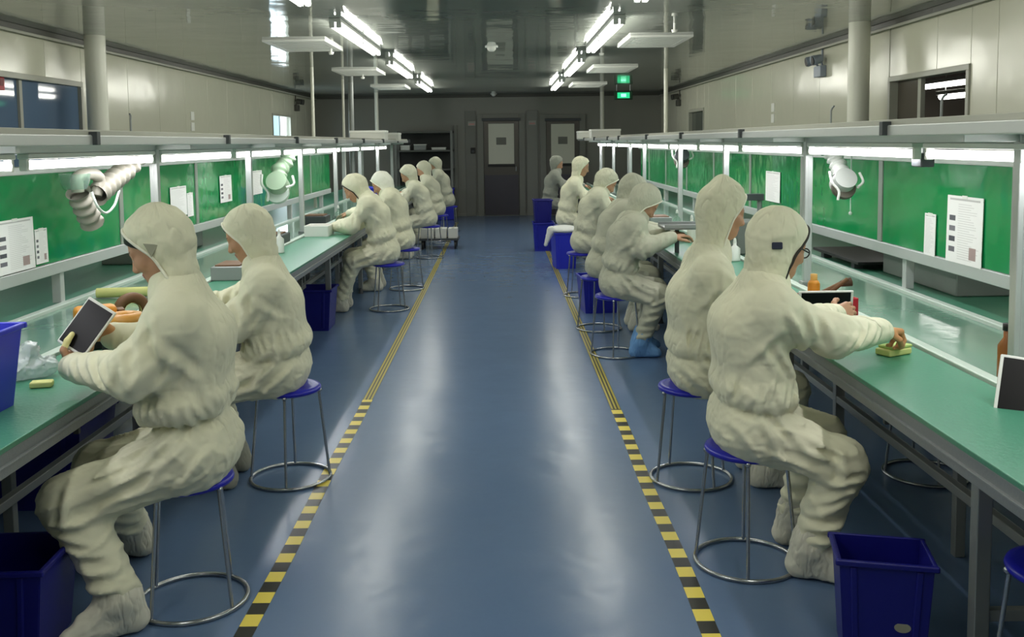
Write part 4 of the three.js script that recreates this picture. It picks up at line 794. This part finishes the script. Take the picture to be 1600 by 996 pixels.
{ // left bench clutter round the tablet
  const t = thing('foam_roll', 'pale yellow foam roll on the conveyor behind the left tablet', 'roll', [-2.08, TOP, -5.45]);
  mesh('roll', [rod([-0.16, 0.028, 0.02], [0.14, 0.028, -0.02], 0.028, 18)], M.yellowFoam, t); mesh('core', [rod([0.135, 0.028, -0.019], [0.145, 0.028, -0.0205], 0.012, 12)], M.brown, t);
  const a = thing('tape_holder', 'orange tape holder on the left bench beside the tablet', 'tape', [-1.66, TOP, -4.05], 0.5);
  mesh('body', [bx(0.17, 0.07, 0.1, 0, 0.15, 0, 0.02)], M.orange, a); mesh('stand', [bx(0.11, 0.115, 0.08, 0, 0.0575, 0, 0.01)], M.black, a); mesh('blade', [bx(0.03, 0.05, 0.07, 0.1, 0.14, 0)], M.brown, a);
  const b = thing('tape_roll', 'brown adhesive tape roll standing behind the left tablet', 'tape', [-1.68, TOP, -4.5], 0.6);
  mesh('roll', [new THREE.TorusGeometry(0.06, 0.026, 12, 30).translate(0, 0.086, 0)], M.brown, b); mesh('core', [new THREE.CylinderGeometry(0.038, 0.038, 0.05, 24, 1, true).rotateX(Math.PI / 2).translate(0, 0.086, 0)], M.yellowFoam, b);
  const c = thing('tape_roll', 'amber tape roll lying flat on a black block near the left tablet', 'tape', [-1.52, TOP, -4.02]);
  mesh('block', [bx(0.16, 0.1, 0.14, 0, 0.05, 0, 0.01)], M.black, c); mesh('roll', [new THREE.TorusGeometry(0.05, 0.03, 12, 30).rotateX(Math.PI / 2).translate(0, 0.13, 0)], std('#c98f3c', 0.4), c);
  const e = thing('foam_pad', 'small pale yellow foam block on the left front bench', 'foam', [-1.585, TOP, -3.4], 0.25); mesh('block', [bx(0.075, 0.022, 0.05, 0, 0.011, 0, 0.006)], M.yellowFoam, e);
  const p = thing('plastic_bag', 'crumpled clear bag on the left front bench beside blue tote', 'bag', [-1.72, TOP, -3.5]);
  const f = [cone(V(-0.07, 0.045, 0.04), V(0.09, 0.04, -0.06), 0.055, 0.035, 0.04, [0.016, 26, 26, 2, null]), cone(V(-0.02, 0.05, -0.05), V(0.04, 0.11, -0.02), 0.05, 0.03, 0.03, [0.016, 26, 26, 6, null])], fu = union(f);
  mesh('bag', netMesh((x, y, z) => smax(fu(x, y, z), 0.002 - y, 0.006), bounds(f, 0.03), 0.006), M.bag, p);
  const w = thing('cloth', 'crumpled white wipes pile against the blue tote', 'cloth', [-1.80, TOP, -3.3]);
  const f2 = [cone(V(-0.04, 0.05, 0), V(0.06, 0.05, 0.02), 0.06, 0.045, 0.03, [0.018, 30, 30, 9, null])], u2 = union(f2);
  mesh('wipes', netMesh((x, y, z) => smax(u2(x, y, z), 0.002 - y, 0.006), bounds(f2, 0.03), 0.007), M.white, w);
  // contents of the tote
  const q = thing('cloth', 'white packets showing above the rim of the blue tote', 'cloth', [-1.80, TOP - 0.02, -3.03]);
  const f3 = [cone(V(-0.12, 0.25, 0), V(0.12, 0.26, -0.04), 0.07, 0.06, 0.04, [0.02, 22, 22, 11, null]), cone(V(-0.1, 0.08, 0), V(0.1, 0.08, 0), 0.08, 0.08, 0.04)];
  mesh('packets', netMesh(union(f3), bounds(f3, 0.03), 0.008), M.white, q);
}
{ // instruments at the hunched worker on the right
  const a = thing('tray', 'flat grey tray held up before the hunched right worker', 'tray', [1.47, 0.957, -7.3]);
  mesh('plate', [bx(0.36, 0.018, 0.3, 0, 0, 0)], M.tray, a); for (const k of [-1, 1]) mesh('lip', [bx(0.36, 0.03, 0.012, 0, 0.015, k * 0.15)], M.aluGrey, a); for (const [lx, lz] of [[0.13, 0.1], [0.13, -0.1], [-0.06, 0]]) mesh('leg', [bx(0.03, 0.19, 0.03, lx, -0.102, lz)], M.darkMetal, a);
  const b = thing('test_fixture', 'dark bench instrument with small black panel on the right conveyor', 'instrument', [1.98, TOP, -7.3]);
  mesh('body', [bx(0.3, 0.24, 0.34, 0, 0.12, 0, 0.01)], std('#6d716c', 0.5), b); mesh('panel', [bx(0.14, 0.06, 0.01, 0, 0.19, 0.172)], M.black, b); mesh('column', [rod([0.06, 0.24, 0], [0.06, 0.42, 0], 0.02)], M.aluGrey, b); mesh('arm', [bx(0.16, 0.05, 0.06, 0, 0.42, 0.02)], M.darkMetal, b);
  for (const [x, z, h, m, lab] of [[1.72, -6.75, 0.13, 'white', 'white squeeze bottle on the right bench near the tray'], [1.66, -8.0, 0.2, 'pipe', 'tall white bottle on the right bench behind hunched worker'], [1.7, -8.9, 0.18, 'glass', 'clear bottle on the right bench farther back'], [-1.7, -7.6, 0.16, 'white', 'white squeeze bottle on the left bench past the second worker'], [-1.69, -10.3, 0.17, 'glass', 'clear bottle on the left bench near the bright hooded person']]) {
    const t = thing('bottle', lab, 'bottle', [x, TOP, z]); mesh('body', [lathe([[0, 0], [0.036, 0], [0.038, 0.008], [0.038, h * 0.7], [0.012, h * 0.86], [0.012, h], [0, h]], 20)], M[m], t); mesh('cap', [lathe([[0, h], [0.014, h], [0.008, h + 0.03], [0, h + 0.035]], 14)], M.white, t); }
  for (const [x, z, sx, lab] of [[-1.68, -6.2, 0.2, 'shallow grey parts box on the left bench behind the second worker'], [-1.95, -8.3, 0.3, 'dark parts box on the left conveyor near the white tray'], [1.66, -9.7, 0.22, 'shallow grey parts box on the right bench by the fifth worker'], [-1.95, -10.4, 0.26, 'dark parts box on the left conveyor near the bright hooded person']]) {
    const t = thing('parts_box', lab, 'box', [x, TOP, z]); mesh('body', [bx(sx, 0.09, 0.3, 0, 0.045, 0, 0.008)], lab.startsWith('dark') ? M.darkMetal : M.tray, t); mesh('contents', [bx(sx * 0.8, 0.02, 0.24, 0, 0.09, 0, 0.004)], M.brown, t); }
}

// ------------------------------------------------------------------ instruction sheets on the boards
{
  const sheetTex = (seed, pics) => canvasTexture(160, 256, (c, w, h) => {
    const r = rng(seed); c.fillStyle = '#f0eeec'; c.fillRect(0, 0, w, h); c.fillStyle = '#bdbab8'; c.fillRect(12, 10, w - 24, 7);
    for (let y = 30; y < h - 14; y += 9) { const left = pics ? 52 : 12; c.fillStyle = '#cfccca'; c.fillRect(left, y, (w - left - 12) * (0.5 + 0.5 * r()), 2); }
    if (pics) for (let k = 0; k < 4; k++) { c.fillStyle = ['#5a5a60', '#77747a', '#4a4a52', '#6b6870'][k]; c.fillRect(12, 76 + k * 40, 28, 20); }
    if (pics) { c.fillStyle = '#a58f8c'; c.fillRect(106, 188, 30, 46); }
  });
  const tx = [sheetTex(1, false), sheetTex(2, true), sheetTex(3, false)];
  const mats = tx.map(t => new THREE.MeshStandardMaterial({ map: t, roughness: 0.7 }));
  const sheet = (sx, z, w, y0, y1, k, label, tilt = 0) => {
    const t = thing('instruction_sheet', label, 'paper', [sx * 2.316, (y0 + y1) / 2, z], sx < 0 ? Math.PI / 2 : -Math.PI / 2);
    const h = y1 - y0, g = new THREE.BoxGeometry(w, h, 0.003);
    const m = mesh('page', g, mats[k], t); m.rotation.z = tilt; m.rotation.x = -0.012; mesh('tape_strip', [bx(0.05, 0.016, 0.004, 0, h / 2 - 0.004, 0.0, 0.001)], M.paper, t);
  };
  sheet(-1, -4.701, 0.368, 1.01, 1.27, 1, 'large white instruction sheet at the left frame edge'); sheet(-1, -4.963, 0.130, 1.02, 1.2, 1, 'smaller sheet with dark picture beside the large left sheet');
  sheet(-1, -7.098, 0.350, 1.10, 1.32, 2, 'white sheet on the left board above the second hooded head'); sheet(-1, -7.355, 0.135, 1.08, 1.26, 0, 'narrow white sheet right beside a wider one on the left board');
  sheet(-1, -8.318, 0.346, 1.13, 1.36, 1, 'white sheet on the left board farther on, with pictures'); sheet(-1, -9.391, 0.367, 1.14, 1.37, 2, 'farthest white sheet on the left board');
  sheet(1, -4.629, 0.358, 1.0, 1.33, 1, 'large white instruction sheet with four dark pictures on the right board'); sheet(1, -4.999, 0.127, 1.0, 1.22, 0, 'narrow white sheet left of the large pictured sheet on the right board');
  sheet(1, -7.935, 0.414, 1.1, 1.35, 2, 'pale sheet on the right board between the two front workers');
  // small switch plates on the walls
  for (const [x, z, y, rot, lab] of [[L, -12.72, 1.94, Math.PI / 2, 'white switch plate pair on the left wall behind the column'], [Rr, -12.4, 1.95, -Math.PI / 2, 'white notice plate on the right wall before the column']]) { const t = thing('wall_plate', lab, 'plate', [x, y, z], rot); for (const q of [-0.07, 0.07]) mesh('plate', [bx(0.13, 0.11, 0.012, 0, q, 0.006)], M.white, t); }
  // red tag on the tinted window
  const r = thing('alarm_button', 'small red box at the corner of the tinted left window', 'alarm', [L - 0.035, 2.16, -7.95], Math.PI / 2); mesh('box', [bx(0.1, 0.13, 0.03, 0, 0, 0)], M.red, r); mesh('plate', [bx(0.06, 0.06, 0.006, 0, 0, 0.018)], std('#7d2a2a', 0.5), r);
}

// ------------------------------------------------------------------ fume hoses under the lamps
function corrugated(pts, r, n, name, parent, m) {              // ringed flexible duct along a curve
  const c = new THREE.CatmullRomCurve3(pts.map(p => V(...p))), L0 = c.getLength(), g = [];
  const seg = n * 6, rad = 20, fr = c.computeFrenetFrames(seg, false), pos = [], idx = [];
  for (let i = 0; i <= seg; i++) { const p = c.getPointAt(i / seg), rr = r * (1 + 0.15 * Math.cos(i / 6 * Math.PI * 2));
    for (let k = 0; k < rad; k++) { const a = k / rad * Math.PI * 2; const q = p.clone().addScaledVector(fr.normals[i], Math.cos(a) * rr).addScaledVector(fr.binormals[i], Math.sin(a) * rr); pos.push(q.x, q.y, q.z);
      if (i < seg) { const b = i * rad + k, d = i * rad + (k + 1) % rad; idx.push(b, d, b + rad, d, d + rad, b + rad); } } }
  const geo = new THREE.BufferGeometry(); geo.setAttribute('position', new THREE.Float32BufferAttribute(pos, 3)); geo.setIndex(idx); geo.computeVertexNormals();
  return mesh(name, geo, m, parent);
}
{
  const t = thing('fume_hose', 'grey ringed fume hose with round nozzle hanging over the left bench', 'hose');
  corrugated([[-1.9, 1.6, -5.3], [-1.95, 1.506, -5.223], [-1.98, 1.439, -5.075], [-2, 1.371, -4.914]], 0.052, 9, 'duct', t, M.duct);
  corrugated([[-2, 1.401, -4.709], [-2, 1.317, -4.779], [-2, 1.237, -4.853]], 0.052, 4, 'nozzle', t, M.duct);
  const cap = [-2, 1.227, -4.859]; mesh('nozzle_cap', [new THREE.SphereGeometry(0.05, 20, 12).scale(1, 0.45, 1).translate(...cap)], M.duct, t);
  mesh('wire_loop', [tube([[-1.95, 1.398, -4.746], [-1.93, 1.327, -4.758], [-1.93, 1.285, -4.854], [-1.93, 1.314, -4.962], [-1.95, 1.387, -5.087]], 0.007, 40, 8)], M.beltEdge, t);
  const cup = [-2, 1.415, -4.682]; mesh('clear_cup', [lathe([[0.05, 0], [0.062, 0.03], [0.07, 0.075], [0.073, 0.075], [0.065, 0.03], [0.053, 0]], 24).translate(...cup)], M.glass, t);
  mesh('elbow', [tube([[-2, 1.401, -4.709], [-2, 1.464, -4.702], [-1.99, 1.486, -4.79], [-1.99, 1.455, -4.939], [-2, 1.371, -4.914]], 0.03, 30, 10)], M.duct, t);
  for (const [c, sx, k, lab] of [[[2.02, 1.372, -5.452], 1, 1, 'silver round fume nozzle with white straps over the right bench'], [[-2.02, 1.252, -8.977], -1, 1.55, 'pale greenish fume nozzle over the left bench past the second worker'], [[2.02, 1.438, -10.398], 1, 1.2, 'dark small fume nozzle far along the right bench']]) {
    const pale = lab.startsWith('pale'), small = lab.startsWith('dark'), u = thing('fume_nozzle', lab, 'hose', c), m = pale ? std('#a9c0a4', 0.35) : small ? M.darkMetal : std('#b9bbb7', 0.35);
    mesh('barrel', [new THREE.CylinderGeometry(0.062, 0.066, 0.1, 24).rotateX(Math.PI / 2 - 0.5).scale(k, k, k)], m, u); mesh('band', [new THREE.CylinderGeometry(0.068, 0.068, 0.025, 24).rotateX(Math.PI / 2 - 0.5).translate(0, -0.035 * k, 0.0).scale(k, k, k)], pale ? M.beltEdge : M.ductDark, u);
    corrugated([[0, 0.03, -0.04], [0, 0.09 * k, -0.09], [-sx * 0.03, 0.17, -0.14], [-sx * 0.1, 1.6 - c[1], -0.2]], 0.045 * k, 7, 'duct', u, pale ? m : M.whiteMetal);
    for (const g of [tube([[-0.09 * k, 0.06 * k, 0.03], [-0.085 * k, 0.0, 0.06], [-0.05 * k, -0.05 * k, 0.07], [-0.055 * k, -0.1 * k, 0.07]], 0.008 * k, 20, 6), tube([[0.09 * k, 0.05 * k, 0.0], [0.1 * k, 0.0, 0.03], [0.06 * k, -0.03, 0.06]], 0.008 * k, 16, 6)]) mesh('strap', [g], M.white, u);
  }
  // thin pull cord below the right nozzle, cable boxes between lamps, hooks on the shelf
  const pc = [2.28, 1.409, -6.051]; const cd = thing('pull_cord', 'thin pale cord hanging down in front of the right board', 'cord', pc); mesh('cord', [rod([0, 0.16, 0], [0, -0.26, 0], 0.004, 6)], M.beltEdge, cd); mesh('weight', [new THREE.SphereGeometry(0.012, 10, 8).translate(0, -0.265, 0)], M.white, cd);
  const jb = thing('junction_box', 'dark grey box between two tube lamps above the right bench', 'box', [1.9, 1.521, -4.152]); mesh('box', [bx(0.06, 0.06, 0.1, 0, 0, 0, 0.006)], M.darkMetal, jb); mesh('gland', [rod([0, 0.02, 0], [0, 0.08, 0], 0.012, 10)], M.aluGrey, jb);
  [[-1.7, -4.638], [1.7, -4.739], [1.7, -3.549]].forEach(([hx, hz], i) => {
    const h = thing('hook_rod', ['thin upright hook rod on the left shelf rail', 'thin upright hook rod on the right shelf rail beside the column', 'thin upright hook rod on the right shelf before the window'][i], 'hook', [hx, 1.654, hz]);
    mesh('rod', [rod([0, 0, 0], [0, 0.1, 0], 0.005, 8)], M.steel, h); mesh('tip', [tube([[0, 0.1, 0], [0.004, 0.115, 0.01], [0.006, 0.12, 0.025]], 0.005, 10, 6)], M.steel, h); mesh('foot', [bx(0.04, 0.012, 0.04, 0, 0.006, 0)], M.whiteMetal, h);
  });
}
renderer.render(scene, camera);
